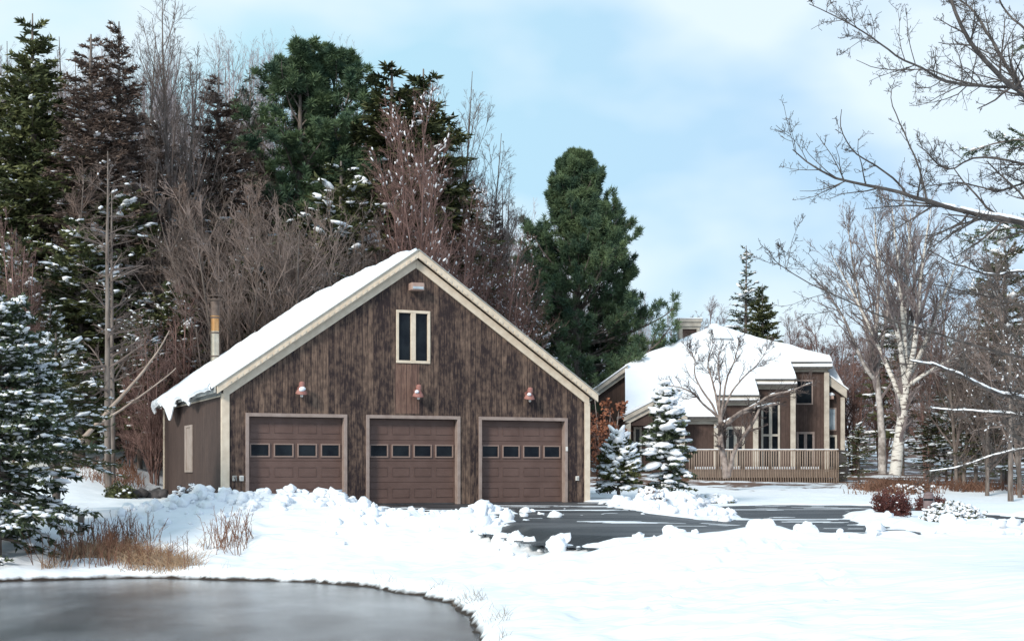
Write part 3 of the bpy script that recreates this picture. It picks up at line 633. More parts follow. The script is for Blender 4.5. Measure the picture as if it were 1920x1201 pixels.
# roof: four patches of the one plane, each from its own front edge up to the hips, and the back slopes
apx, apd = PX(1340, 67.5), 7.5
def dh(x):          # hip line seen from the front, as distance behind the eave
    xl, dl = PX(1172, 63.8), 3.82; xr, dr_ = PX(1556, 64.5), 4.55
    return np.where(x < apx, dl+(x-xl)/(apx-xl)*(apd-dl), apd+(x-apx)/(xr-apx)*(dr_-apd))
sn = MB(); rfm = MB()
def patch(xa0, xa1, xb0, xb1, d0, d1f, n=26, mm=28):
    """columns run from (front edge) to (hip); xa = x range at the front edge"""
    s = np.linspace(0, 1, n); u = np.linspace(0, 1, mm); Sg, Ug = np.meshgrid(s, u)
    xf = xa0+(xa1-xa0)*Sg; xt = xb0+(xb1-xb0)*Sg; dt = dh(xt); d = d0+(dt-d0)*Ug; x = xf+(xt-xf)*Ug
    z = rz(d); th = .17+.05*fbm(x*.8, d*.8, 3)
    th = th*np.sqrt(np.clip(Ug/.05, 0, 1))
    id_ = np.arange(x.size).reshape(x.shape); q = np.stack([id_[:-1,:-1], id_[:-1,1:], id_[1:,1:], id_[1:,:-1]], -1).reshape(-1, 4); k = x.size
    rim = np.concatenate([id_[0], id_[1:,-1], id_[-1,-2::-1], id_[-2:0:-1,0]]); r2 = np.roll(rim, -1)
    sn.add(np.concatenate([np.stack([x, Y0+d, z+.03+th], -1).reshape(-1, 3), np.stack([x, Y0+d, z+.004], -1).reshape(-1, 3)]), q)
    m_ = len(rim); tp = np.concatenate([np.stack([x, Y0+d, z+.03+th], -1).reshape(-1, 3)[rim], np.stack([x, Y0+d, z+.004], -1).reshape(-1, 3)[rim]]); e_ = np.arange(m_); e2 = np.roll(e_, -1); sn.add(tp, np.stack([e_+m_, e2+m_, e2, e_], -1))
    rfm.add(np.concatenate([np.stack([x, Y0+d, z], -1).reshape(-1, 3), np.stack([x, Y0+d, z-.1], -1).reshape(-1, 3)]), q); rfm.f.append(np.stack([rim+k, r2+k, r2, rim], -1)+rfm.n-2*k); rfm.f.append(q[:, ::-1]+rfm.n-k)
xL = PX(1172, Y0); xs_ = [xL, x1+.12]+[0]*3
patch(PX(1172, Y0), x1+.1, PX(1172, 63.8), x1+.1, -.15, None)
cur = x1+.1
for i, (p0, p1, d, py) in enumerate(bays):
    e = PX(p1, Y0+d)+.12 if i < 2 else PX(1556, 64.5)
    patch(cur, e, cur, e, d-.33, None); cur = e
hr = rfm.build('main_roof', M['roofing'], HS); sn.build('roof_snow', M['snow'], HS, smooth=True)
# back slopes
m = MB(); xl, xr = PX(1172, 63.8), PX(1556, 64.5)
m.add([(xl, 63.8, rz(3.82)), (apx, 67.5, rz(7.5)), (apx, 76, rz(7.5)-3), (xl-3, 74, rz(3.82)-2.2), (wx0, 63.5, zb+.1)], [[0,1,2,3,4][::-1]])
m.add([(xr, 64.5, rz(4.55)), (apx, 67.5, rz(7.5)), (apx, 76, rz(7.5)-3), (xr+3, 74, rz(4.55)-3), (rx1+.1, 64.5, ztr+.05)], [[0,1,2,3,4]])
m.build('rear_roof', M['snow'], HS)
v, f = blobs(np.array([[apx, 67.5, rz(7.5)+.12]]), np.array([[1.,0,0]]), .3, .25, .12, 2, .08); MB().add(v, f).build('ridge_snow', M['snow'], HS, smooth=True)
# skylight
sxl, sxr = PX(1330, 66.6), PX(1371, 66.6)
for nm, mt, o_, h0, h1 in (('skylight', M['stone'], 0, .18, .30), ):
    sky_ = MB(); q = []
    for x in (sxl, sxr):
        for d in (5.9, 6.85): q.append((x, d))
    v = [(x, Y0+d, rz(d)+h) for h in (h0, h1) for x, d in ((sxl,5.9),(sxr,5.9),(sxr-.15,6.85),(sxl+.1,6.85))]
    sky_.add(v, [[3,2,1,0],[4,5,6,7],[0,1,5,4],[1,2,6,5],[2,3,7,6],[3,0,4,7]]); so_ = sky_.build(nm, mt, HS)
    v = [(x, Y0+d, rz(d)+h) for h in (.301, .335) for x, d in ((sxl+.07,5.97),(sxr-.07,5.97),(sxr-.2,6.78),(sxl+.17,6.78))]
    MB().add(v, [[3,2,1,0],[4,5,6,7],[0,1,5,4],[1,2,6,5],[2,3,7,6],[3,0,4,7]]).build('skylight_snow', M['snow'], so_)
# windows
def hwin(px0, py0, px1, py1, Yd, cols=2, rows=1, glass='glass', bottom=None, fr='creamh', fw=.085):
    a, b = PX(px0, Yd), PX(px1, Yd); zt, zb = PZ(py0, Yd), (bottom if bottom is not None else PZ(py1, Yd)); m = MB(); y = Yd-.045
    m.box(a, b, y, Yd-.002, zt-fw, zt).box(a, b, y, Yd-.002, zb, zb+fw).box(a, a+fw, y, Yd-.002, zb+fw, zt-fw).box(b-fw, b, y, Yd-.002, zb+fw, zt-fw)
    for k in range(1, cols): x = a+(b-a)*k/cols; m.box(x-.07, x+.07, y+.004, Yd-.002, zb+fw, zt-fw)
    for k in range(1, rows): z = zb+(zt-zb)*k/rows; m.box(a+fw, b-fw, y+.008, Yd-.002, z-.05, z+.05)
    o = m.build('window', M[fr], HS)
    MB().box(a+fw, b-fw, Yd-.02, Yd-.004, zb+fw, zt-fw).build('window_pane', M[glass], o)
Yb1, Yb2, Yb3 = Y0+1.49, Y0+2.81, Y0+4.29
hwin(1361, 799, 1396, 860, Yb1, 2, 1, bottom=.9, fw=.12)
hwin(1427, 753, 1462, 860, Yb2, 2, 2, bottom=.9, fr='creamh', fw=.09)
hwin(1491, 712, 1524, 758, Yb3, 1, 1, fr='trimb', fw=.06)
hwin(1493, 809, 1527, 860, Yb3, 2, 1, bottom=.9, fr='trimb', fw=.1)
hwin(1552, 764, 1568, 807, Yr+.2, 1, 1, glass='glassb', fr='trimb', fw=.06)
hwin(1552, 815, 1569, 860, Yr+.2, 1, 1, bottom=.9, fr='creamh', fw=.09)
hwin(1188, 800, 1203, 860, Y0+.3, 1, 1, bottom=.6, fr='creamh', fw=.09)
# chimney box
CH = MB(); Yc = 71; c0, c1 = PX(1274, Yc), PX(1312, Yc); ct = PZ(612, Yc); cb = PZ(660, Yc)
CH.box(c0, c0+.16, Yc, Yc+1, cb-2, ct).box(c1-.16, c1, Yc, Yc+1, cb-2, ct).box(c0+.16, c1-.16, Yc, Yc+1, ct-.12, ct)
ch = CH.build('chimney', M['creamh'], HS)
MB().box(c0+.16, c1-.16, Yc+.08, Yc+.9, cb-2, ct-.12).build('chimney_panel', M['siding3'], ch)
MB().box(c0-.06, c1+.06, Yc-.08, Yc+1.1, ct, ct+.22).box(c0-.12, c1+.12, Yc-.15, Yc+1.15, ct+.22, ct+.38).build('chimney_cap', M['creamh'], ch, bevel=.02)
MB().box(c0-.14, c1+.14, Yc-.17, Yc+1.17, ct+.381, ct+.45).build('chimney_snow', M['snow'], ch, bevel=.02)
t = thing('wall_lamp', 'snow capped lamp on the right end wall of the house', 'lamp', (PX(1558, Yr), Yr+.2, PZ(744, Yr)))
MB().box(-.12,.12,-.3,-.002,-.1,.06).build('housing', M['lampbox'], t, bevel=.02); v, f = blobs(np.array([[0,-.15,.12]]), np.array([[1.,0,0]]), .2,.18,.1,2,.08); MB().add(v, f).build('snow', M['snowtree'], t, smooth=True)
# deck
DK = thing('wooden_deck', 'wooden deck with close set picket railing along the house', 'deck', (0, 0, 0)); Yd = 57.0
dx0, dx1 = PX(1290, Yd), PX(1570, Yd); ex, ey = PX(1587, 59), 59.0; tz = PZ(845, Yd); fzz = PZ(881, Yd); bz = PZ(908, Yd)
MB().add([(dx0,Yd+.1,fzz-.12),(dx1,Yd+.1,fzz-.12),(ex-.1,ey,fzz-.12),(ex-.1,65,fzz-.12),(dx0,65,fzz-.12),(dx0,Yd+.1,fzz-.03),(dx1,Yd+.1,fzz-.03),(ex-.1,ey,fzz-.03),(ex-.1,65,fzz-.03),(dx0,65,fzz-.03)], [[4,3,2,1,0],[5,6,7,8,9]]+[[i,(i+1)%5,(i+1)%5+5,i+5] for i in range(5)]).build('deck_floor', M['decking'], DK)
r = np.random.default_rng(3)
MB().box(dx0, dx1+.05, Yd-.05, Yd+.09, tz, tz+.05).build('top_rail', M['decking'], DK, bevel=.01)
MB().box(dx0, dx1+.02, Yd+.0, Yd+.04, fzz-.02, fzz+.04).build('lower_rail', M['decking'], DK)
MB().box(dx0, dx1, Yd-.0, Yd+.08, fzz-.3, fzz-.03).build('rim_board', M['decking'], DK)
n = 62; pk = None
for k in range(n):
    x = dx0+.05+(dx1-dx0-.1)*k/(n-1)
    m = MB().box(-.021, .021, -.05, -.003, bz-.02-r.uniform(0, .05), tz-.002); o = m.build('picket', M['decking'], DK); o.location = (x, Yd, 0)
for px in (1300, 1347, 1393, 1445, 1497, 1540, 1566):
    MB().box(-.06, .06, -.0, .1, bz-.5, tz-.002).build('post', M['decking'], DK).location = (PX(px, Yd), Yd+.09, 0)
# return of the railing on the right
dv = np.array([ex-dx1, ey-Yd]); dl = np.hypot(*dv); dv /= dl; ag = math.atan2(dv[1], dv[0])
o = MB().box(0, dl, -.06, .06, tz, tz+.05).build('top_rail', M['decking'], DK); o.location = (dx1, Yd, 0); o.rotation_euler = (0,0,ag)
o = MB().box(0, dl, -.0, .04, fzz-.3, fzz-.03).build('rim_board', M['decking'], DK); o.location = (dx1, Yd, 0); o.rotation_euler = (0,0,ag)
for k in range(17):
    p = np.array([dx1, Yd])+dv*(.06+(dl-.1)*k/16); o = MB().box(-.03, .03, -.045, -.003, bz-.02, tz-.002).build('picket', M['decking'], DK); o.location = (p[0], p[1], 0); o.rotation_euler = (0,0,ag)
sm_ = MB(); sm_.box(dx0, dx1+.05, Yd-.04, Yd+.08, tz+.051, tz+.085)
for a_, b_ in zip((1302,1350,1397,1449,1500), (1343,1389,1441,1493,1536)): sm_.box(PX(a_, Yd), PX(b_, Yd), Yd-.001, Yd+.10, fzz+.041, fzz+.15)
sm_.build('snow', M['snow'], DK, bevel=.02)
m = MB(); m.add([(dx0,Yd+.3,fzz+.02),(dx1,Yd+.3,fzz+.02),(ex-.3,ey,fzz+.02),(ex-.3,64,fzz+.02),(dx0,64,fzz+.02)], [[0,1,2,3,4]]); m.build('floor_snow', M['snow'], DK)

# ---------------------------------------------------------------- vegetation generators (local coords, base at origin)
def trunkline(h, r0, n=9, wob=.01, r=None, lean=(0,0), tip=.02):
    z = np.linspace(-.3, h, n); t = np.linspace(0, 1, n)
    x = np.cumsum(r.normal(0, wob*h/n, n))+lean[0]*t**1.3; y = np.cumsum(r.normal(0, wob*h/n, n))+lean[1]*t**1.3; x -= x[0]; y -= y[0]
    return np.stack([x, y, z], -1)[None], (r0*(1-t)**.8+tip*t)[None]
def conifer(h=16, r0=.22, seed=1, nb=150, start=.1, wid=.17, pw=.85, twn=14, tw=.035, ntip=5, tipl=.22, droop=.25, snow=.35, up0=-8, up1=38, blob=.16, gap=.0, spread=.9, steps=6, ub=1, trunc=0, bmin=.3):
    r = np.random.default_rng(seed); P, R = trunkline(h, r0, 9, .006, r)
    zf = start+(1-start)*(r.uniform(0, 1, nb)*.35+np.linspace(0, 1, nb)*.65)**.8; zf = np.clip(zf, start, .985)
    az = np.arange(nb)*2.39996+r.uniform(-.4, .4, nb); p, T, rad = sample(P, R, np.zeros(nb, int), zf*h/(h+.3)+.3/(h+.3))
    u = (zf-start)/(1-start); L_ = (wid*h)*(1-u)**pw*r.uniform(.62, 1.12, nb)+bmin
    if trunc: L_ = L_*np.minimum(1, .45+u*3)
    el = np.radians(up0+(up1-up0)*u+r.normal(0, 6, nb)); d = np.stack([np.cos(az)*np.cos(el), np.sin(az)*np.cos(el), np.sin(el)], -1)
    pts = [p]
    for k in range(steps-1):
        bend = -droop*(1-u) if k < steps*.55 else droop*.9*(1-u)
        d = norm(d+np.stack([0*bend, 0*bend, bend/steps*2], -1)+.05*r.normal(size=d.shape)); pts.append(pts[-1]+d*(L_/(steps-1))[:, None])
    B = np.stack(pts, 1); BR = np.maximum(np.minimum(rad*.5, .012+L_*.011)[:, None]*np.linspace(1, .2, steps), .004)
    T1, TR1 = grow(B, BR, twn, (.12, 1.), 52, .34, .5, 3, -.04, .12, .003, flat=spread, r=r, lt=.55)
    wood = MB().add(*tubes(P, R, 9)); wood.add(*tubes(B, BR, 4))
    fol = MB()
    def brush(Q, w_, m=2):
        for k in range(Q.shape[1]-1):
            A, Bb = Q[:, k], Q[:, k+1]; e = (Bb-A)
            for _ in range(m): fol.add(*diamonds(A-e*.1, Bb+e*.15, w_*r.uniform(.7, 1.3, len(A)), r))
    brush(B[:, 1:], tw*1.2, 2); brush(T1, tw, 2)
    i = np.repeat(np.arange(len(T1)), ntip); q, Tq, _ = sample(T1, TR1, i, r.uniform(.1, 1, len(i)))
    sd_ = norm(r.normal(size=q.shape)*[1, 1, .55]); dd = norm(Tq+sd_*.85); ln_ = tipl*r.uniform(.5, 1.2, len(i))
    fol.add(*diamonds(q, q+dd*ln_[:, None], tw*.75, r))
    snw = None
    if snow:
        c = r.uniform(size=len(T1)) < snow*.5; k = np.where(c)[0]; q, Tq, _ = sample(T1, TR1, k, r.uniform(.3, .9, len(k)))
        s = blob*r.uniform(.5, 1.3, len(k)); snw = MB().add(*blobs(q+[0, 0, 1.]*s[:, None]*.22, Tq*[1,1,.6], s*1.2, s*.7, s*.36, ub, .2, r))
        c = r.uniform(size=len(B)) < snow; k = np.where(c)[0]; k = np.repeat(k, 2)
        q, Tq, _ = sample(B, BR, k, r.uniform(.45, 1, len(k))); s = blob*r.uniform(.8, 1.9, len(k)); snw.add(*blobs(q+[0, 0, 1.]*s[:, None]*.2, Tq, s*1.3, s*.7, s*.34, ub, .2, r))
    return wood, fol, snw
def pine(h=15, r0=.26, seed=2, nb=62, start=.22, wid=.27, tuft=12, tl=.24, tw=.016, up0=2, up1=50, pw=.65, droop=.1, snow=0, k1=9, k2=4, var=(.6, 1.12)):
    r = np.random.default_rng(seed); P, R = trunkline(h, r0, 10, .01, r, tip=.03)
    zf = np.clip(start+(1-start)*np.round(np.linspace(0, 1, nb)*17)/17+r.normal(0, .012, nb), start, .975); az = r.uniform(0, 2*pi, nb)
    p, T, rad = sample(P, R, np.zeros(nb, int), zf*h/(h+.3)+.3/(h+.3)); u = (zf-start)/(1-start)
    L_ = wid*h*(1-u)**pw*r.uniform(var[0], var[1], nb)+.5; el = np.radians(up0+(up1-up0)*u+r.normal(0, 7, nb)); d = np.stack([np.cos(az)*np.cos(el), np.sin(az)*np.cos(el), np.sin(el)], -1)
    pts = [p]
    for k in range(6): d = norm(d+[0, 0, .10]+.09*r.normal(size=d.shape)); pts.append(pts[-1]+d*(L_/6)[:, None])
    B = np.stack(pts, 1); BR = np.maximum(np.minimum(rad*.5, .015+L_*.013)[:, None]*np.linspace(1, .25, 7), .006)
    T1, R1 = grow(B, BR, k1, (.25, 1.), 45, .36, .5, 4, .12, .12, .005, flat=.6, r=r, lt=.5)
    T2, R2 = grow(T1, R1, k2, (.2, 1.), 40, .42, .5, 3, .2, .15, .004, r=r, lt=.4)
    wood = MB().add(*tubes(P, R, 9)).add(*tubes(B, BR, 5)).add(*tubes(T1, R1, 3))
    fol = MB(); tips = np.concatenate([T2[:, -1], T2[:, 1], T1[:, -1], T1[:, 2], B[:, -1], P[:, -1]]); dr = norm(np.concatenate([T2[:, -1]-T2[:, -2], T2[:, -1]-T2[:, 0], T1[:, -1]-T1[:, -2], T1[:, -1]-T1[:, 0], B[:, -1]-B[:, -2], P[:, -1]-P[:, -2]])+[0, 0, .35])
    i = np.repeat(np.arange(len(tips)), tuft); dd = norm(dr[i]+.95*r.normal(size=(len(i), 3))); A = tips[i]-dr[i]*r.uniform(0, .14, (len(i), 1)); ln_ = tl*r.uniform(.7, 1.2, len(i))
    fol.add(*diamonds(A, A+dd*ln_[:, None], tw*r.uniform(.8, 1.3, len(i)), r))
    snw = None
    if snow:
        k = np.where(r.uniform(size=len(T1)) < snow)[0]; s = .16*r.uniform(.6, 1.4, len(k)); snw = MB().add(*blobs(T1[k, -1]+[0, 0, .08], T1[k, -1]-T1[k, -2], s*1.2, s*.7, s*.4, 1, .2, r))
    return wood, fol, snw
def bare(h=16, r0=.16, seed=3, n1=22, st=.25, ang=32, l1=.42, up=.08, k2=8, k3=6, k4=4, lean=(0,0), wob=.02, stems=1, snow=0, rmin=.006, a2=36, spl=.0, up2=.05, wig=.1):
    r = np.random.default_rng(seed); Ps, Rs = [], []
    for s in range(stems):
        a = 2*pi*s/stems+r.uniform(-.4, .4); e = spl*h*r.uniform(.5, 1.1); P, R = trunkline(h*r.uniform(.8, 1), r0*r.uniform(.7, 1), 9, wob, r, lean=(lean[0]+e*cos(a), lean[1]+e*sin(a)), tip=.012)
        P = P+np.array([.15*cos(a), .15*sin(a), 0])*(stems > 1); Ps.append(P); Rs.append(R)
    P = np.concatenate(Ps); R = np.concatenate(Rs)
    B, BR = grow(P, R, n1, (st, .97), ang, l1, .5, 6, up, wig*.6, rmin*1.6, r=r, lt=.75)
    C, CR_ = grow(B, BR, k2, (.15, .98), a2, .5, .55, 4, up2, wig, rmin*1.1, r=r, lt=.5)
    D, DR = grow(C, CR_, k3, (.15, 1), a2, .5, .6, 3, up2, wig*1.2, rmin*.8, r=r, lt=.4)
    E, ER = grow(D, DR, k4, (.2, 1), a2, .55, .7, 3, up2, wig*1.2, rmin*.62, r=r, lt=.3)
    trunk = MB().add(*tubes(P, R, 9)); cr_ = MB().add(*tubes(B, BR, 5)).add(*tubes(C, CR_, 3)).add(*tubes(D, DR, 3)).add(*tubes(E, ER, 3))
    snw = None
    if snow:
        A = np.concatenate([C[:, 1], C[:, 2], B[:, 3], B[:, 4]]); Dn = np.concatenate([C[:, 2]-C[:, 0], C[:, 2]-C[:, 1], B[:, 4]-B[:, 3], B[:, 4]-B[:, 3]])
        k = np.where(r.uniform(size=len(A)) < snow)[0]; s = r.uniform(.035, .085, len(k)); snw = MB().add(*blobs(A[k]+[0, 0, .05], Dn[k], s*1.1, s*.6, s*.42, 1, .25, r))
    return trunk, cr_, snw
def plant(name, label, cat, parts, mats, loc, rz=0, sc=1., group=None):
    t = thing(name, label, cat, loc, rz, group, sc)
    for p, m, nm in zip(parts, mats, ('trunk', 'crown', 'snow')):
        if p is not None and p.v:
            o = p.build(nm, m, t, smooth=(nm != 'crown'))
            if nm == 'snow': o['kind'] = 'stuff'
    return t
TS = M['snowtree']
def put(px, Yd, dz=0): x = PX(px, Yd); return (x, Yd, gz(x, Yd)-.05+dz)
def scl(pytop, px, Yd, h):            # scale that lifts a tree of height h at this spot up to the row pytop
    z = gz(PX(px, Yd), Yd); return (PZ(pytop, Yd)-z)/h
def tree(proto_parts, mats, name, cat, h, spots, group=None):
    """spots: (px, Y, pytop, rz, wide, label)"""
    root = None
    for px, Yd, pt, a, wd, lb in spots:
        s = scl(pt, px, Yd, h); sc = (s*wd, s*wd, s)
        if root is None: root = plant(name, lb, cat, proto_parts, mats, put(px, Yd), a, sc, group)
        else: dup(root, put(px, Yd), a, sc, lb, group)
    return root
# ---- tall wood behind the garage
tree(conifer(18, .24, 21, nb=270, start=.10, wid=.185, tw=.05, tipl=.26, snow=.14, blob=.085, droop=.3), (M['bark'], M['needle_olive'], TS), 'spruce_tree', 'spruce', 18,
     [(62,47,22,.3,1.25,'tall dark green spruce with pointed top near the left edge of the wood'), (738,56,112,1.2,1.75,'tall dark spruce, left of a close pair right of the twin topped pine'),
      (795,57,128,2.5,1.6,'tall dark spruce, right of the close pair beside the leafless birches'), (20,47,150,4.,1.15,'dark spruce at the left edge, lower than the tall pointed one'),
      (1430,72,530,2.,1.2,'short olive green spruce just right of the thin spruce behind the house'), (660,58,235,3.3,1.2,'dark olive spruce between the twin topped pine and the pair of tall spruces'), (845,63,285,.9,1.,'dark spruce half hidden by bare twigs right of the tall pair')])
tree(conifer(15, .2, 22, nb=150, start=.08, wid=.15, tw=.03, tipl=.2, snow=.18, blob=.16, twn=11, ntip=4, droop=.45, pw=.9), (M['bark'], M['needle_blue'], TS), 'spruce_tree', 'spruce', 15,
     [(1400,74,458,.3,1.05,'thin pointed spruce with separate tiers standing behind the house roof')])
tree(conifer(17, .22, 23, nb=270, start=.12, wid=.14, tw=.026, tipl=.16, snow=.10, blob=.08, twn=15, ntip=5, droop=.4), (M['bark'], M['dead'], TS), 'dead_spruce', 'dead spruce', 17,
     [(172,47,62,.3,1.6,'brown half dead spruce right of the tall dark spruce at the left'), (222,48,38,2.3,1.2,'thin grey brown dead spruce with ragged spire, left of the tall bare tree'),
      (410,52,135,1.3,1.5,'brown spire of a dead spruce above the bare brush behind the flue'), (930,62,372,.4,.9,'slim dark spire between the bare birches and the big pine'), (480,57,255,1.9,1.5,'brown dead spruce behind the bare branches left of the twin topped pine'),(300,51,225,1.9,1.7,'wide brown dead spruce behind the tall bare tree')])
tree(pine(17, .26, 31, nb=48, start=.42, wid=.22, var=(.4,1.2), up0=10, up1=62, pw=.45, tl=.28, tw=.017, tuft=20), (M['bark'], M['needle_pine'], TS), 'pine_tree', 'pine', 17,
     [(560,57,128,.3,1.25,'left trunk of two pines with rounded green heads above the garage roof'), (628,58,130,2.6,1.25,'right one of two round headed green pines above the garage roof')])
tree(pine(14, .30, 32, nb=190, start=.02, wid=.46, up0=-6, up1=50, pw=.84, tl=.27, tw=.016, tuft=17, k1=12, var=(.55, 1.1)), (M['bark'], M['needle_pine'], TS), 'pine_tree', 'pine', 14,
     [(1082,68,298,1.0,.98,'big full green pine between the garage and the house')])
mid = conifer(9, .14, 24, nb=170, start=.03, wid=.25, tw=.045, tipl=.22, snow=.3, blob=.12, droop=.35, twn=11, ntip=4)
spots = [(95,42,560,.1,1,'dark snow flecked hemlock left of the double trunk'),(262,43.5,560,2.,1.1,'snow flecked hemlock right of the double trunk'),(325,45,520,1.,1.1,'snow flecked hemlock behind the left eave of the garage'),
  (400,49,480,.5,1.2,'dark hemlock behind the flue'),(480,48.5,440,3.,1.3,'hemlock under the sweeping bare branches'),(560,50,400,.9,1.3,'hemlock showing above the left slope of the garage roof'),(640,50,300,2.2,1.3,'snowy hemlock left below the pair of tall spruces'),
  (700,55,290,4.1,1.3,'snowy hemlock below the pair of tall spruces'),(770,58,290,5.,1.2,'hemlock behind the ridge of the garage'),(860,58,430,1.2,1.2,'low snowy hemlock behind the right slope of the garage roof'),(150,44.5,400,1.6,1.4,'broad hemlock behind the double trunk'),
  (30,43,430,2.9,1.2,'hemlock at the left edge behind the near spruce'),(1000,62,560,2.9,1.1,'low hemlock left of the big pine'),(215,47,330,5.2,1.5,'tall hemlock in the gap beside the double trunk'),(380,52,330,4.4,1.5,'tall hemlock behind the bare brush left of the flue'),(300,50,360,3.4,1.5,'tall hemlock between double trunk and flue'),(590,56,330,1.4,1.3,'tall hemlock below the round headed pines')]
tree(mid, (M['bark'], M['needle_olive'], TS), 'hemlock_tree', 'hemlock', 9, spots, 'snow flecked hemlocks under the tall wood')
# right-hand side evergreens
tree(conifer(9, .14, 25, nb=120, start=.03, wid=.24, tw=.035, tipl=.2, snow=.22, blob=.15, droop=.3, twn=11, ntip=4), (M['bark'], M['needle_olive'], TS), 'evergreen_tree', 'evergreen', 9,
     [(1690,64,535,.3,1.15,'dark rounded evergreen directly behind the white birch stems'),(1885,56,430,1.,1.15,'tall dark evergreen at the right edge of the wood'),(1800,52,640,2.1,1.1,'olive evergreen between birch and the bare trunk at right'),
      (1610,56,790,2.,1.5,'low snowy evergreen just right of the deck'),(1745,54,760,4.,1.6,'low dark evergreen just right of the white birch trunk'),(1830,50,700,.2,1.2,'low olive evergreen left of the bare trunk at right'),(1910,48,650,3.3,1.2,'olive evergreen behind the bare trunk at the right edge'),(1960,54,520,3.9,1.2,'evergreen cut by the right edge of the picture'),(1860,62,560,5.1,1.2,'evergreen behind the bare trees at the right')])
# ---- bare trees
tw3 = (M['bark'], M['twig'], TS); tdk = (M['bark'], M['twigdark'], TS)
tree(bare(18, .17, 41, n1=26, st=.28, ang=26, l1=.40, up=.14, k2=8, k3=5, k4=3, stems=2, spl=.05, wig=.09, rmin=.008), tdk, 'bare_tree', 'leafless tree', 18,
     [(330,50,-25,.3,.95,'tallest leafless tree with fine upright crown reaching the top edge')])
birchy = bare(15, .10, 42, n1=24, st=.2, ang=24, l1=.36, up=.14, k2=7, k3=5, k4=3, stems=2, spl=.07, wig=.08, rmin=.008)
tree(birchy, tdk, 'bare_tree', 'leafless tree', 15,
     [(850,60,105,.3,.85,'slender pale leafless tree just right of the tall spruce pair'),(895,61,225,2.3,1.,'slender leafless tree behind the right slope of the garage roof'),(945,63,330,1.1,1.1,'lower leafless tree left of the big pine'),
      (440,58,95,2.0,1.0,'leafless tree between the tallest bare crown and the round headed pines'),(20,56,60,1.4,1.,'leafless tree behind the spruces at the left edge'),(130,58,60,4.4,1.,'leafless tree showing between the left spruces'),(260,60,30,.7,.9,'leafless tree left behind the tallest bare crown')])
snowybare = bare(12, .11, 43, n1=24, st=.1, ang=24, l1=.5, up=.10, k2=7, k3=5, k4=3, stems=4, spl=.12, wig=.12, snow=.22, rmin=.008)
tree(snowybare, (M['twigred'], M['twigred'], TS), 'bare_tree', 'leafless tree', 12,
     [(775,50,215,.3,.8,'reddish many stemmed tree with snow clumps behind the garage ridge'),(850,53,360,2.3,.9,'reddish many stemmed tree with snow clumps behind the right roof slope'),(915,54,460,1.3,1.,'low reddish snow dotted tree left of the big pine'),(965,55,520,3.3,1.,'lowest reddish tree between the garage and the big pine')])
fan = bare(10, .12, 44, n1=20, st=.06, ang=42, l1=.75, up=.13, k2=7, k3=4, k4=3, stems=5, spl=.22, wig=.10, rmin=.010, a2=30)
tree(fan, tw3, 'bare_tree', 'leafless tree', 10,
     [(440,46,380,.3,1.0,'broad leafless tree with branches fanning out behind the flue'),(545,47,410,2.1,1.15,'leafless tree sweeping right over the left roof slope'),(620,50,450,3.6,.8,'small leafless tree low behind the left roof slope')])
brown = bare(16, .13, 51, n1=30, st=.12, ang=27, l1=.34, up=.12, k2=8, k3=5, k4=3, stems=2, spl=.05, wig=.10, rmin=.008)
tree(brown, (M['bark'], M['twigbrown'], TS), 'bare_tree', 'leafless tree', 16,
     [(265,47.5,190,.3,1.2,'upright brown leafless tree right of the double trunk'),(345,48.5,240,1.7,1.2,'upright brown leafless tree below the tallest bare crown'),(390,47.5,300,2.9,1.2,'upright brown leafless tree left of the flue'),(470,49,270,4.4,1.2,'upright brown leafless tree right of the flue'),(140,45.5,240,5.2,1.2,'upright brown leafless tree left of the double trunk'),(700,49,330,.8,1.1,'upright brown leafless tree left of the garage ridge')])
fan2 = bare(14, .14, 45, n1=26, st=.15, ang=34, l1=.5, up=.10, k2=8, k3=5, k4=3, stems=3, spl=.1, wig=.12, snow=.06, rmin=.009)
tree(fan2, tdk, 'bare_tree', 'leafless tree', 14,
     [(110,49,300,1.,1.,'leafless brown tree between the left spruces'),(290,47,400,3.,.9,'leafless brown tree right of the double trunk'),(390,54,200,5.,1.,'leafless tree filling the gap above the flue'),(500,58,250,.2,1.,'leafless tree left of the round headed pines')])
# double trunk right of the near spruce
for px, Yd, pt, lb, sd_ in ((203,39,235,'straight pale grey trunk with snowy stub branches, left of a pair',61),(212,39.8,330,'straight brown trunk right behind the pale grey one',62)):
    h = 9.; s = scl(pt, px, Yd, h)
    r_ = bare(h, .10, sd_, n1=38, st=.3, ang=70, l1=.22, up=-.02, k2=5, k3=4, k4=2, wig=.1, snow=.04, rmin=.006, wob=.008)
    plant('dead_tree', lb, 'tree trunk', r_, (M['bark'], M['twigdark'], TS), put(px, Yd), .4, (s, s, s))
tree(bare(9, .05, 46, n1=22, st=.05, ang=22, l1=.4, up=.12, k2=6, k3=4, k4=2, stems=6, spl=.06, rmin=.007), (M['twigred'], M['twigred'], TS), 'sapling_clump', 'saplings', 9,
     [(40,41,420,.3,1.,'reddish sapling clump at the left edge above the near spruce'),(290,42,610,1.3,1.3,'rusty sapling clump left of the garage corner'),(340,44,560,2.3,1.2,'rusty sapling clump just behind the left garage wall'),(245,43,640,3.,1.,'low rusty saplings right of the double trunk')])
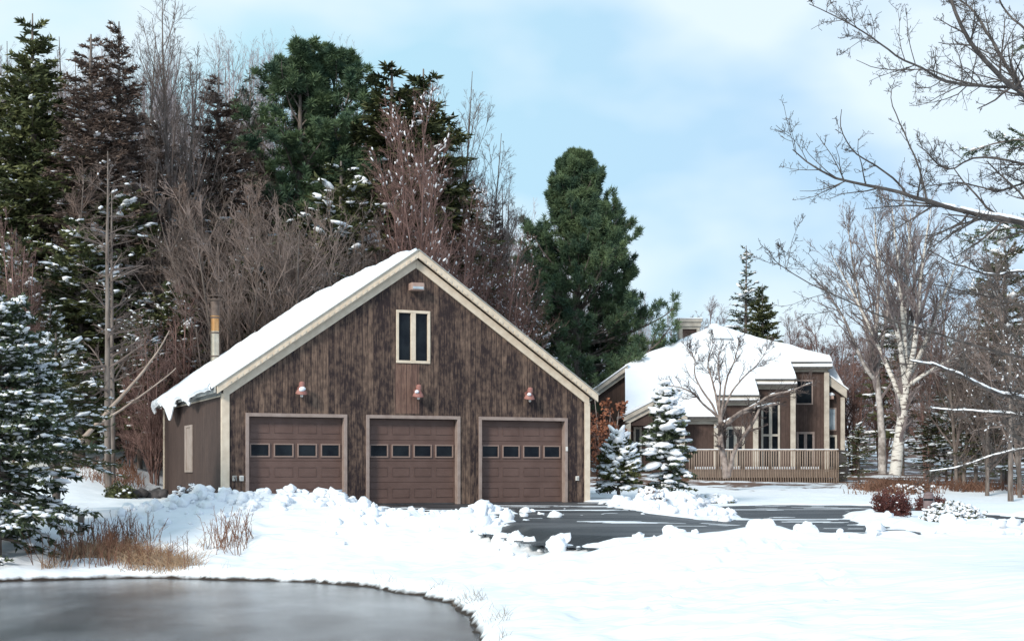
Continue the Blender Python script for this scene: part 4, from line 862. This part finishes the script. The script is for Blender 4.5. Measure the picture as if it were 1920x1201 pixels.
# bare wood on the right and behind the house
rw = bare(10, .12, 47, n1=26, st=.12, ang=36, l1=.5, up=.08, k2=8, k3=5, k4=3, stems=3, spl=.12, wig=.13, rmin=.009)
tree(rw, (M['twigred'], M['twigred'], TS), 'bare_tree', 'leafless tree', 10,
     [(1555,72,600,.3,1.2,'maroon leafless tree right behind the tall bay of the house'),(1500,78,600,1.3,1.,'maroon leafless tree behind the stepped bays'),(1600,66,640,2.3,1.1,'maroon leafless tree left of the birch clump'),(1340,84,575,2.,1.,'grey leafless tree above the house chimney'),(1740,62,560,4.3,1.2,'brown leafless tree right behind the birches'),(1655,68,600,5.3,1.2,'maroon leafless tree behind the second birch stem')], 'leafless trees behind the house')
tree(bare(10, .10, 48, n1=26, st=.12, ang=40, l1=.5, up=.06, k2=8, k3=5, k4=3, stems=2, spl=.12, wig=.15, snow=.10, rmin=.009), tdk, 'bare_tree', 'leafless tree', 10,
     [(1800,50,480,.3,1.,'leafless grey tree between the birches and the right edge'),(1850,46,520,1.3,1.,'leafless grey tree by the bare trunk at right'),(1920,44,420,2.3,1.,'leafless grey tree at the right edge of the wood'),(1780,54,640,3.,1.,'low leafless thicket right of the white birch'),(1880,50,640,4.1,1.,'low leafless thicket behind the bare trunk at right'),(1270,80,585,.5,1.,'grey leafless tree left of the chimney')])
t = tree(bare(9, .17, 49, n1=18, st=.35, ang=75, l1=.3, up=-.03, k2=5, k3=4, k4=2, snow=.3, rmin=.008, wob=.004), (M['bark'], M['twigdark'], TS), 'dead_tree', 'tree trunk', 9, [(1895,42,560,.3,.9,'straight tan grey trunk standing alone near the right edge')])

# far wood on the hill: one mass
def farwood(kind, n, seed, xr, yr, cond):
    r = np.random.default_rng(seed); m = MB(); protos = []
    for s in range(4):
        if kind == 'bare':
            P, R = trunkline(9, .09, 5, .02, r); B, BR = grow(P, R, 16, (.2, .97), 26, .42, .5, 4, .1, .1, .012, r=r, lt=.6); C, CR_ = grow(B, BR, 7, (.2, 1), 32, .5, .6, 3, .05, .12, .008, r=r); E, ER = grow(C, CR_, 3, (.2, 1), 32, .5, .6, 2, .05, .12, .007, r=r)
            a = MB().add(*tubes(P, R, 4)).add(*tubes(B, BR, 3)).add(*tubes(C, CR_, 3)).add(*tubes(E, ER, 3)); protos.append((np.concatenate(a.v), np.concatenate(a.f)))
        else:
            _, f_, _ = conifer(9, .12, seed+s, nb=60, start=.05, wid=.2, twn=7, tw=.09, ntip=3, tipl=.35, snow=0); protos.append((np.concatenate(f_.v), np.concatenate(f_.f)))
    x = r.uniform(*xr, n*3); y = r.uniform(*yr, n*3); k = cond(x, y); x, y = x[k][:n], y[k][:n]; z = ground_h(x, y)
    for i in range(len(x)):
        v, f = protos[i % 4]; s = r.uniform(.7, 1.25)*(1-.42*float(sm(x[i]/y[i], .03, .12))); a = r.uniform(0, 6.3); c_, s_ = cos(a), sin(a)
        m.add(np.stack([(v[:, 0]*c_-v[:, 1]*s_)*s+x[i], (v[:, 0]*s_+v[:, 1]*c_)*s+y[i], v[:, 2]*s+z[i]], -1), f)
    return m
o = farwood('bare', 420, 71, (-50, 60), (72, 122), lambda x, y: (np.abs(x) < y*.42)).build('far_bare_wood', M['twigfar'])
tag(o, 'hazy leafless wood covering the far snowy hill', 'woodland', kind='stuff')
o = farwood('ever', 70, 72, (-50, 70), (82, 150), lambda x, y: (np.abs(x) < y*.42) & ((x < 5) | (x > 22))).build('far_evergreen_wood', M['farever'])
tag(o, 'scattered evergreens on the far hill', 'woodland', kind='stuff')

# ---- near snowy spruce at left
t = plant('snowy_spruce', 'large snow laden spruce overhanging the pond at the left edge', 'spruce',
      conifer(5.6, .13, 81, nb=230, start=.0, wid=.36, pw=.75, tw=.032, ntip=15, tipl=.14, snow=1.7, blob=.080, droop=.35, twn=17, ub=2, up0=-6, up1=30), (M['bark'], M['needle_blue'], TS), (PX(-8, 26.5), 26.5, gz(PX(-8, 26.5), 26.5)-.3), .5, (.95, .95, .97))
t = plant('snowy_hemlock', 'olive snow laden hemlock just behind the near spruce at left', 'hemlock',
      conifer(5.4, .11, 82, nb=120, start=.12, wid=.28, pw=.6, tw=.022, ntip=8, tipl=.13, snow=.45, blob=.09, droop=.3, twn=15, ub=2), (M['bark'], M['needle_olive'], TS), put(105, 30.0), 1.5, (.9, .9, .74))
# ---- two small snowy evergreens by the garage
plant('snowy_spruce', 'pointed blue spruce with thick snow tiers right of the garage', 'spruce',
      conifer(4.0, .08, 83, nb=130, start=.0, wid=.28, pw=.85, tw=.034, ntip=14, tipl=.13, snow=.42, blob=.16, droop=.32, twn=12, ub=2, up0=-4, up1=25, bmin=.10), (M['bark'], M['needle_blue'], TS), put(1250, 39.6), .5, tuple(scl(712, 1250, 39.6, 4.0)*k for k in (1.08, 1.08, 1)))
plant('dwarf_spruce', 'squat round topped snow capped dwarf spruce beside the garage corner', 'dwarf spruce',
      conifer(2.3, .08, 84, nb=150, start=.0, wid=.42, pw=.50, tw=.034, ntip=14, tipl=.12, snow=.52, blob=.13, droop=.2, twn=12, ub=2, bmin=.12, up1=55), (M['bark'], M['needle_olive'], TS), put(1160, 38.8), .5, scl(815, 1160, 38.8, 2.3))
# ---- shrubs
def shrub(rx, ry, h, n, seed, leafl=.05, leafw=.012, snow=0, sb=.05, boxy=2.6, twl=1, dens=4):
    r = np.random.default_rng(seed); a = r.uniform(0, 2*pi, n); c = r.uniform(-.1, 1, n); q = np.sqrt(np.clip(1-np.clip(c, 0, 1)**boxy, 0, 1)); rr = r.uniform(.75, 1.05, n)
    e = np.stack([np.cos(a)*q*rx*rr, np.sin(a)*q*ry*rr, h*np.clip(c, .05, 1)*rr], -1); s = np.stack([np.cos(a)*rx*.2, np.sin(a)*ry*.2, 0*a-.05], -1)
    mdl = (s+e)/2+np.array([0, 0, .1])*h+r.normal(0, .03, (n, 3)); P = np.stack([s, mdl, e], 1); R = np.array([.009, .006, .003])[None]*np.ones((n, 1))
    T, TR_ = grow(P, R, dens, (.45, 1), 40, .3, .6, 3, .05, .2, .0022, r=r)
    w_ = MB().add(*tubes(P, R, 3)).add(*tubes(T, TR_, 3)); f = MB()
    i = np.repeat(np.arange(len(T)), 4); p, Tt, _ = sample(T, TR_, i, r.uniform(.1, 1, len(i))); f.add(*diamonds(p, p+norm(Tt+r.normal(size=p.shape))*leafl, leafw, r))
    sn_ = None
    if snow:
        k = np.where((r.uniform(size=len(T)) < snow) & (T[:, -1, 2] > h*.15))[0]; z = sb*r.uniform(.5, 1.4, len(k)); sn_ = MB().add(*blobs(T[k, -1], r.normal(size=(len(k), 3))*[1, 1, .2], z*1.2, z, z*.6, 1, .2, r))
    return w_, f, sn_
def bush(name, label, cat, px, Yd, parts, mats, rz=0, sc=1., group=None):
    t = thing(name, label, cat, put(px, Yd, .03), rz, group, sc)
    for p, m, nm in zip(parts, mats, ('branches', 'foliage', 'snow')):
        if p is not None:
            o = p.build(nm, m, t, smooth=nm == 'snow'); o['kind'] = 'stuff'
    return t
bush('red_hedge', 'clipped dark red hedge ball on the island, left one of two', 'hedge', 1672, 31.6, shrub(.46,.42,.62,480,91,.035,.012,.03,.02,5), (M['hedge'], M['hedge'], TS))
bush('red_hedge', 'dark red hedge ball behind the path light, right one of two', 'hedge', 1745, 35.6, shrub(.42,.42,.54,400,92,.035,.012,.05,.02,5), (M['hedge'], M['hedge'], TS))
bush('snowy_shrub', 'low spreading shrub covered in snow dots right of the path light', 'shrub', 1785, 29.3, shrub(.70,.5,.46,330,93,.05,.014,.75,.042,2.2), (M['twigdark'], M['needle_olive'], TS))
bush('snowy_shrub', 'brownish snow dusted shrub below the dwarf spruce', 'shrub', 1218, 37.2, shrub(.42,.35,.45,200,94,.05,.012,.5,.06,2), (M['twig'], M['brush'], TS))
bush('snowy_shrub', 'low dark snow mounded shrub in front of the pointed spruce', 'shrub', 1262, 38.0, shrub(.75,.5,.36,260,95,.06,.02,.8,.13,2), (M['bark'], M['needle_blue'], TS))
bush('snowy_shrub', 'flat dark juniper poking out of the snow right of the pointed spruce', 'shrub', 1325, 40.5, shrub(.85,.5,.24,240,96,.07,.02,.4,.10,2), (M['bark'], M['needle_blue'], TS))
bush('snowy_shrub', 'snow covered perennials at the foot of the white birch', 'shrub', 1700, 47.5, shrub(1.0,.5,.30,200,97,.06,.02,.12,.07,2), (M['twig'], M['brush'], TS))
bush('snowy_shrub', 'small dead shrub poking through the snow heap by the left garage wall', 'shrub', 355, 31.4, shrub(.42,.3,.36,70,98,.04,.01,.3,.05,2), (M['rock'], M['rock'], TS))
bush('snowy_shrub', 'dark low bush at the wood edge left of the garage', 'shrub', 225, 37.0, shrub(.45,.4,.4,150,99,.06,.02,.05,.05,2), (M['twigdark'], M['needle_olive'], TS))
# rust-leaved small beech between garage and house
tb = bare(3.6, .035, 50, n1=14, st=.1, ang=30, l1=.45, up=.12, k2=6, k3=4, k4=2, stems=4, spl=.12, rmin=.005); r = np.random.default_rng(8)
x, y, z = put(1136, 42.5); t = thing('beech_sapling', 'small tree keeping its rust coloured leaves between garage and house', 'beech', (x, y, z), .3, None, scl(735, 1136, 42.5, 3.6))
tb[0].build('trunk', M['maple'], t); tb[1].build('branches', M['twigred'], t)
v_ = tb[1].v[3].reshape(-1, 3, 3, 3)[:, -1, 0]; v_ = v_[r.uniform(size=len(v_)) < .6]; lf = MB(); lf.add(*diamonds(v_, v_+norm(r.normal(size=v_.shape)-[0, 0, .8])*.13, .045, r)); lf.build('leaves', M['rust'], t)

# ---- trees drawn limb by limb
THIN = 1.0
def limbs(specs, origin, k=(7, 5, 3), ang=42, up=.06, wig=.13, rmin=.004, ln=(.38, .42, .5), seed=1, sides=7, tr=(.2, 1.), bud=0, nodes=9):
    """specs: (points (px,py,Y), r0, r1). Returns limb tubes, twig tubes, arrays for snow"""
    r = np.random.default_rng(seed); lm = MB(); tg = MB(); PP, RR = [], []
    for pts, ra_, rb_ in specs:
        Q = np.array([PW(*p) for p in pts])-origin; s = np.concatenate([[0], np.cumsum(np.linalg.norm(np.diff(Q, axis=0), axis=1))]); u = np.linspace(0, s[-1], nodes*2)
        C = np.stack([np.interp(u, s, Q[:, j]) for j in range(3)], -1)
        for _ in range(2): C[1:-1] = (C[:-2]+2*C[1:-1]+C[2:])/4
        t_ = u/s[-1]; C = C+r.normal(0, .004*s[-1]/3, C.shape)*(t_ > 0)[:, None]; PP.append(C); RR.append((ra_*(1-t_)**.9+rb_*t_)*THIN)
    P = np.stack(PP); R = np.stack(RR); lm.add(*tubes(P, R, sides))
    A, AR = grow(P, R, k[0], tr, ang, ln[0], .5, 5, up, wig, rmin*1.5, r=r, lt=.6)
    B, BR = grow(A, AR, k[1], (.12, 1), ang, ln[1], .6, 4, up, wig, rmin*1.1, r=r, lt=.4)
    C, CR_ = grow(B, BR, k[2], (.15, 1), ang+8, ln[2], .7, 3, up, wig, rmin*.85, r=r, lt=.3)
    tg.add(*tubes(A, AR, 5)).add(*tubes(B, BR, 4)).add(*tubes(C, CR_, 3))
    if bud:
        allp = np.concatenate([B.reshape(-1, 3), C.reshape(-1, 3), A.reshape(-1, 3)]); kx = r.uniform(size=len(allp)) < bud; q = allp[kx]; d = norm(r.normal(size=q.shape)+[0, 0, .6])
        E = np.stack([q, q+d*r.uniform(.02, .06, (len(q), 1))], 1); tg.add(*tubes(E, np.array([[rmin*.9, rmin*1.1]])*np.ones((len(q), 1)), 3))
    return lm, tg, (P, R, A, AR)
def snowon(P, R, r, cover=.7, t0=0, t1=1, k=14, fat=1.0):
    """pillow of snow lying along limbs"""
    i = np.repeat(np.arange(len(P)), k); t = r.uniform(t0, t1, len(i)); p, T, rad = sample(P, R, i, t); ok = (np.abs(T[:, 2]) < .75) & (r.uniform(size=len(i)) < cover); p, T, rad = p[ok], T[ok], rad[ok]
    w_ = (rad*.9+.004)*fat; return blobs(p+np.array([0, 0, 1.])*(rad*.85)[:, None], T, w_*r.uniform(2.5, 6, len(w_)), w_*.85, w_*.75, 1, .12, r)
# birch clump
ob = np.array(gp(1682, 50)); obz = ob.copy()
def rel(lst, Yd, dY=.0): return [(a, b, Yd+(c if len(q) > 2 else 0)) for q in lst for a, b, c in [tuple(q)+(0,)*(3-len(q))]]
B1 = [([(1678,890,50),(1684,840,50),(1692,780,50),(1697,735,50),(1700,700,50.1)], .22, .13),
      ([(1698,740,50),(1700,660,50.3),(1698,580,50.6),(1702,500,50.8),(1708,400,51)], .13, .02),
      ([(1697,720,50),(1688,640,49.6),(1668,570,49.3),(1645,500,49.1),(1640,400,49)], .11, .015),
      ([(1700,720,50),(1716,650,49.5),(1722,570,49.2),(1732,480,49),(1745,390,48.8)], .11, .015),
      ([(1700,715,50),(1728,660,50.4),(1752,600,50.7),(1775,540,51),(1800,480,51)], .10, .015),
      ([(1694,770,50),(1680,720,50.4),(1655,670,50.8),(1625,600,51.3),(1590,530,51.6),(1560,480,52)], .10, .012),
      ([(1699,700,50),(1694,600,49.8),(1684,500,49.6),(1672,380,49.5)], .10, .012),
      ([(1699,725,50),(1735,700,49.4),(1790,670,49),(1830,620,48.6)], .08, .012),
      ([(1698,690,50),(1710,600,50.9),(1716,500,51.4),(1690,360,51.7)], .09, .012)]
lm, tg, dat = limbs(B1, ob, k=(18, 8, 5), ang=32, up=.08, wig=.12, rmin=.0075, ln=(.40, .42, .5), seed=101, sides=10, tr=(.25, 1))
t = thing('birch_tree', 'thick white birch with many stems fanning up from one leaning trunk', 'birch', tuple(ob)); lm.build('trunk', M['birch'], t, smooth=True); tg.build('crown', M['twigbirch'], t)
ob2 = np.array(gp(1654, 51.5))
B2 = [([(1655,888,51.5),(1654,830,51.5),(1650,760,51.5),(1642,700,51.5),(1640,640,51.6),(1648,560,51.7),(1652,470,51.8)], .16, .02),
      ([(1645,715,51.5),(1622,690,51.3),(1605,650,51.1),(1580,590,51),(1545,540,50.8)], .09, .012),
      ([(1642,700,51.5),(1655,640,51.8),(1668,560,52),(1660,450,52)], .08, .012),
      ([(1641,690,51.5),(1620,600,51.8),(1600,500,52),(1590,420,52)], .08, .012)]
lm, tg, _ = limbs(B2, ob2, k=(18, 8, 5), ang=32, up=.08, wig=.12, rmin=.0075, ln=(.40, .42, .5), seed=102, sides=9, tr=(.3, 1))
t = thing('birch_tree', 'thinner grey white birch just left of the thick one', 'birch', tuple(ob2)); lm.build('trunk', M['birchlimb'], t, smooth=True); tg.build('crown', M['twigbirch'], t)
# twisted bare ornamental tree before the deck
om = np.array(gp(1362, 48)); y_ = 48
MM = [([(1362,896,y_),(1358,860,y_),(1350,830,y_),(1352,800,y_),(1350,778,y_)], .125, .08),
      ([(1366,892,y_),(1374,850,y_-.2),(1385,830,y_-.4),(1402,806,y_-.6),(1418,783,y_-.8),(1424,765,y_-.8)], .085, .04),
      ([(1351,800,y_),(1368,790,y_),(1380,778,y_-.2),(1400,770,y_-.4),(1430,762,y_-.8),(1458,756,y_-1)], .10, .035),
      ([(1368,788,y_),(1385,772,y_-.6),(1420,758,y_-1),(1440,740,y_-1.2),(1485,732,y_-1.4),(1520,718,y_-1.6)], .06, .02),
      ([(1350,785,y_),(1335,770,y_),(1318,758,y_-.2),(1300,735,y_-.3),(1275,725,y_-.3),(1245,722,y_-.3)], .05, .010),
      ([(1345,782,y_),(1335,755,y_+.2),(1318,735,y_+.3),(1300,700,y_+.3),(1305,670,y_+.3),(1285,650,y_+.3)], .045, .008),
      ([(1350,780,y_),(1348,750,y_),(1352,720,y_-.2),(1345,690,y_-.2),(1350,650,y_-.2)], .045, .007),
      ([(1352,785,y_),(1370,735,y_+.2),(1400,700,y_+.4),(1425,680,y_+.4),(1440,650,y_+.5)], .045, .007),
      ([(1350,780,y_),(1338,720,y_+.5),(1325,680,y_+.6),(1340,640,y_+.6)], .05, .008),
      ([(1352,780,y_),(1362,710,y_-.5),(1380,670,y_-.6),(1385,640,y_-.6)], .05, .008)]
lm, tg, dat = limbs(MM, om, k=(14, 7, 4), ang=42, up=.10, wig=.16, rmin=.0062, ln=(.42, .45, .5), seed=103, sides=9, tr=(.4, 1))
t = thing('ornamental_tree', 'twisted leafless ornamental tree with forked trunk before the deck', 'tree', tuple(om)); lm.build('trunk', M['maple'], t, smooth=True); tg.build('crown', M['twigorn'], t)
MB().add(*snowon(dat[0][2:5], dat[1][2:5], np.random.default_rng(4), .6, k=10)).build('snow', TS, t, smooth=True)
# near maple whose limbs enter from the right edge
on = np.array([PX(2150, 14.5), 14.5, gz(PX(2150, 14.5), 14.5)])
def PWr(px, py, Yd): return (px, py, Yd)
tk = lambda py: (2150+(1201-py)*.01, py, 14.5)
NR = [([tk(500-120*k),(2240+30*k,430-140*k,14.5+a),(2400,330-150*k,14.5+2*a),(2560,250-150*k,14.5+3*a)], .055, .008) for k, a in enumerate((.4,-.4,.5,-.1))]
NL = NR+[([tk(1240),tk(1000),tk(700),tk(400),tk(100),tk(-300)], .17, .07),
      ([tk(520),(2000,430,14.4),(1900,414,14.3),(1780,392,14.1),(1700,366,13.9),(1620,345,13.7),(1560,335,13.6),(1520,318,13.5),(1487,280,13.4)], .062, .007),
      ([(1700,367,13.9),(1690,345,13.9),(1640,308,13.7),(1600,288,13.6),(1572,240,13.5),(1578,205,13.5)], .016, .005),
      ([(1738,380,14.),(1728,325,14.1),(1705,270,14.3),(1680,215,14.4),(1665,180,14.4),(1678,150,14.4)], .016, .005),
      ([tk(330),(2000,240,14.4),(1915,170,14.),(1880,150,13.8),(1830,95,13.6),(1795,40,13.5),(1775,-30,13.4)], .06, .018),
      ([(1905,165,14),(1860,164,13.9),(1780,156,13.6),(1730,130,13.4),(1680,105,13.2),(1620,60,13),(1560,25,12.9),(1518,8,12.8)], .022, .005),
      ([(1840,160,13.8),(1790,150,14),(1740,128,14.2),(1690,132,14.3),(1640,130,14.4),(1605,112,14.5)], .013, .004),
      ([(1925,190,14),(1880,110,14.4),(1850,60,14.7),(1820,10,15),(1740,-30,15.2)], .03, .008),
      ([tk(420),(1980,330,14.6),(1900,300,14.8),(1820,290,15),(1780,330,15.2),(1720,270,15.4)], .03, .006),
      ([(1985,330,14.6),(1930,340,15),(1870,360,15.3),(1800,340,15.5),(1720,352,15.7)], .02, .005),
      ([tk(600),(2000,520,14.4),(1920,505,14.2),(1860,518,14),(1800,500,13.8),(1740,470,13.6)], .03, .006),
      ([tk(820),(2020,770,14),(1920,748,13.6),(1860,734,13.4),(1800,703,13.2),(1755,680,13.1),(1705,676,13)], .05, .010),
      ([tk(850),(2020,800,14.6),(1920,778,14.8),(1850,772,15),(1790,768,15.1),(1735,764,15.2)], .035, .008),
      ([tk(900),(2020,830,14.8),(1920,840,15),(1850,856,15.2),(1800,876,15.3),(1735,884,15.4)], .026, .006),
      ([tk(740),(2000,690,15),(1800,640,14.8),(1640,590,14.5),(1540,540,14.3),(1480,515,14.2),(1435,470,14.1)], .024, .005),
      ([(1464,505,14.1),(1460,480,14.1),(1460,455,14.1)], .005, .004),
      ([tk(640),(2000,600,15.5),(1880,560,15.6),(1780,540,15.7),(1700,520,15.8),(1640,480,15.9)], .022, .005),
      ([tk(260),(1990,120,15),(1930,60,15.2),(1880,20,15.4),(1860,-40,15.5)], .03, .01),
      ([tk(230),(2020,60,14),(1960,-10,13.8),(1900,-60,13.7)], .03, .01)]
THIN = .72; NS = [q for q in NL if q[1] < .017]; NB = [q for q in NL if q[1] >= .017]
lm2, tg2, _d = limbs(NS, on, k=(7, 3, 2), ang=44, up=.06, wig=.14, rmin=.0024, ln=(.20, .4, .4), seed=107, sides=5, tr=(.1, .95), bud=.2, nodes=8)
lm, tg, dat = limbs(NB, on, k=(32, 6, 3), ang=46, up=.05, wig=.14, rmin=.0025, ln=(.24, .36, .38), seed=105, sides=8, tr=(.12, 1), bud=.20, nodes=12)
THIN = 1.0
t = thing('near_maple', 'bare budding branches reaching in from a near tree beyond the right edge', 'maple', tuple(on)); lm.add(np.concatenate(lm2.v), np.concatenate(lm2.f)); tg.add(np.concatenate(tg2.v), np.concatenate([f+0 for f in tg2.f])); lm.build('trunk', M['neartwig'], t, smooth=True); tg.build('crown', M['neartwig'], t)
r = np.random.default_rng(6); sb = MB()
P_, R_ = dat[0], dat[1]
ix = [i for i, q in enumerate(NB) if len(q[0]) > 4 and q[0][1][1] in (770, 800, 830)]; i5 = [i for i, q in enumerate(NB) if q[0][1][1] == 520]
sb.add(*snowon(P_[[5]], R_[[5]], r, 1, .1, .55, 70, 1.1)); sb.add(*snowon(P_[ix], R_[ix], r, .95, .1, 1, 70, 1.2)); sb.add(*snowon(P_[i5], R_[i5], r, .6, .1, 1, 40)); sb.build('snow', TS, t, smooth=True)
# conifer boughs reaching in from the right, further back
oc = np.array([PX(2120, 19), 19., gz(PX(2120, 19), 19)]); r = np.random.default_rng(17)
tkc = lambda py: (2120, py, 19.)
CL = [([tkc(1100),tkc(700),tkc(300),tkc(-200)], .16, .07), ([tkc(330),(2000,275,18.6),(1930,262,18.3),(1880,262,18.2),(1815,285,18.1)], .03, .006), ([tkc(520),(2000,455,18.6),(1930,425,18.4),(1870,428,18.3),(1808,452,18.2)], .03, .006), ([tkc(180),(2010,110,18.4),(1960,90,18.2),(1915,86,18.1)], .03, .006)]
for q_ in range(11):
    y_q = -120+q_*85; dd_ = [(70,1.8),(160,.2),(60,-1.7)][q_ % 3]; CL.append(([tkc(y_q+60),(2120+dd_[0],y_q+30,19+dd_[1]*.5),(2120+dd_[0]*2,y_q+35,19+dd_[1]),(2120+dd_[0]*3,y_q+55,19+dd_[1]*1.4)], .03, .006))
t = thing('overhanging_spruce', 'dark spruce boughs with snow reaching in at the upper right edge', 'spruce', tuple(oc)); lm, tg, dat = limbs(CL, oc, k=(4, 2, 2), rmin=.003, ln=(.1, .3, .3), seed=106, nodes=8)
lm.build('trunk', M['bark'], t, smooth=True)
P_, R_ = dat[0][1:], dat[1][1:]; A, AR = grow(P_, R_, 60, (.35, 1), 42, .16, .5, 4, -.10, .08, .004, flat=.5, r=r, lt=.5)
f = MB()
i = np.repeat(np.arange(len(A)), 34); p, Tt, _ = sample(A, AR, i, r.uniform(0, 1, len(i))); f.add(*diamonds(p, p+norm(Tt+.7*r.normal(size=p.shape))*.05, .006, r)); f.add(*tubes(A, AR, 3)); f.build('crown', M['needle_blue'], t)
k = r.uniform(size=len(A)) < .45; s = r.uniform(.02, .045, k.sum()); MB().add(*blobs(A[k, 1]+[0,0,.02], A[k, 2]-A[k, 0], s*1.5, s*.8, s*.4, 1, .2, r)).build('snow', TS, t, smooth=True)

# ---- leaning dead branches at left
for pts, r0, lb in (([(95,866,33.2),(150,830,33),(205,768,32.8),(262,705,32.5),(300,655,32.2),(318,620,32)], .075, 'upper one of two long dead branches leaning out by the near spruce'),
                    ([(110,862,33.6),(160,812,33.6),(230,765,33.8),(285,728,34),(330,690,34.2)], .045, 'lower one of two long dead branches leaning out by the near spruce')):
    o0 = PW(*pts[0]); lm, tg, _ = limbs([(pts, r0, .010)], o0, k=(7, 3, 2), rmin=.005, ln=(.13, .4, .4), seed=int(r0*1000), ang=35, tr=(.4, 1), nodes=8); t = thing('dead_branch', lb, 'dead branch', tuple(o0), group='leaning dead branches'); lm.build('limb', M['deadwood'], t, smooth=True); tg.build('twigs', M['twig'], t)
# ---- post, path light, rocks
x, y, z = gp(152, 28.6)
tag(MB().prism([(-.06,-.3),(.06,-.3),(.06,.40),(.0,.43),(-.06,.40)], -.05, .05).build('wooden_post', M['post'], None, bevel=.01), 'short weathered wooden post beside the near spruce', 'post').location = (x, y, z)
x, y, z = gp(1741, 34.6); t = thing('path_light', 'short mauve brown bollard light between the hedges', 'bollard light', (x, y, z))
MB().lathe([(.125,-.2),(.125,.42)], n=20).build('post', M['bollard'], t); MB().lathe([(.12,.421),(.12,.44),(.10,.47),(.05,.49),(.0,.495)], n=20).build('cap', M['bollard'], t, smooth=True)
MB().lathe([(.127,.28),(.127,.33)], n=20).build('lens', M['glass'], t)
for px, Yd, s, lb in ((255,37.5,.22,'left one of two small dark rocks in the snow by the garage'),(292,37.8,.25,'right one of two small dark rocks in the snow by the garage'),(1010+400,41,.0,'')):
    if not s: continue
    x, y, z = gp(px, Yd); r = np.random.default_rng(px); C = np.array([[0,0,.10],[s*.7,.05,.13],[-s*.6,0,.08]]); v, f = blobs(C, r.normal(size=(3,3)), np.array([s,s*.7,s*.6]), s*.8, s*.55, 2, .16, r)
    tag(MB().add(v, f).build('rock', M['rock'], None, smooth=True), lb, 'rock').location = (x, y, z)
# ---- grasses
def blades(x, y, h, wd, r, lean=.5, seg=3, z=None):
    z = ground_h(x, y) if z is None else z; n = len(x); p0 = np.stack([x, y, z-.03], -1); a = r.uniform(0, 2*pi, n); l = np.stack([np.cos(a), np.sin(a), 0*a], -1)*lean*r.uniform(.1, 1, n)[:, None]
    t = np.linspace(0, 1, seg+1); P = p0[:, None]+t[None, :, None]*np.array([0, 0, 1.])*h[:, None, None]+(t**1.8)[None, :, None]*l[:, None]*h[:, None, None]
    return tubes(P, wd*np.linspace(1, .35, seg+1)[None]*np.ones((n, 1)), 3)
r = np.random.default_rng(33)
def near_shore(n, xr, yr, d0, d1, f=lambda x, y: 1.):
    x = r.uniform(*xr, n); y = r.uniform(*yr, n); d = sdf(pond, x, y); k = (d > d0) & (d < d1) & (r.uniform(size=n) < f(x, y)); return x[k], y[k]
x, y = near_shore(26000, (-8.7, -5.6), (25.2, 28.5), .15, 2.0, lambda x, y: np.clip(.35+1.1*vn(x*1.3, y*1.3), 0, 1)*sm(-x, 5.6, 6.8)*.45)
g = MB().add(*blades(x, y, r.uniform(.08, .32, len(x)), .006, r, 1.6)); tag(g.build('pond_grass', M['grass'], None), 'tangle of dry tan and rust grass at the pond edge', 'dry grass', kind='stuff')
x, y = near_shore(9000, (-8.9, -5.2), (25.2, 28.8), .2, 2.6, lambda x, y: np.clip(.1+1.2*vn(x*.9+3, y*.9), 0, 1)*.12)
tl = MB(); Pb = np.stack([x, y, ground_h(x, y)], -1); e = Pb+np.stack([r.normal(0, .12, len(x)), r.normal(0, .12, len(x)), r.uniform(.25, .7, len(x))], -1); P = np.stack([Pb, (Pb+e)/2+r.normal(0, .03, Pb.shape), e], 1); R = np.array([.008, .006, .004])[None]*np.ones((len(x), 1)); A, AR = grow(P, R, 6, (.3, 1), 40, .35, .6, 3, .05, .15, .004, r=r)
tl.add(*tubes(P, R, 3)).add(*tubes(A, AR, 3)); tag(tl.build('weed_stalks', M['brush'], None), 'brown dead weed stalks above the dry grass', 'weeds', kind='stuff')
x, y = near_shore(60000, (-7, 1.2), (15, 26.3), -.02, .28, lambda x, y: np.clip(.10+.6*vn(x*2.2, y*2.2), .02, 1)*np.where(x > -2.4, .8, .25))
g = MB().add(*blades(x, y, r.uniform(.05, .17, len(x)), .0035, r, 1.1)); tag(g.build('shore_grass', M['post'], None), 'fringe of short dark grass where the snow meets the ice', 'grass', kind='stuff')
x = r.uniform(10, 19, 16000); y = r.uniform(45.5, 52, 16000); k = r.uniform(size=len(x)) < np.clip(.12+1.0*vn(x*.7, y*.9), 0, 1)*sm(x/y, .235, .26); x, y = x[k], y[k]
g = MB().add(*blades(x, y, r.uniform(.1, .42, len(x)), .018, r, 1.0)); tag(g.build('red_brush', M['brush'], None), 'rusty red brush along the foot of the right wood', 'brush', kind='stuff')
x = r.uniform(-14, -9.5, 6000); y = r.uniform(38, 46, 6000); k = (r.uniform(size=len(x)) < np.clip(-.1+1.3*vn(x*.7+9, y*.9), 0, 1)) & (loc(x, y)[0] < -.6); x, y = x[k], y[k]
g = MB().add(*blades(x, y, r.uniform(.08, .4, len(x)), .012, r, 1.0)); tag(g.build('forest_brush', M['brush'], None), 'brown brush in the snow at the left wood edge', 'brush', kind='stuff')

for o in list(bpy.data.objects):
    if o.type == 'MESH' and o.name.split('.')[0] == 'snow' and o.parent and len(o.data.vertices) > 2000: o['kind'] = 'stuff'
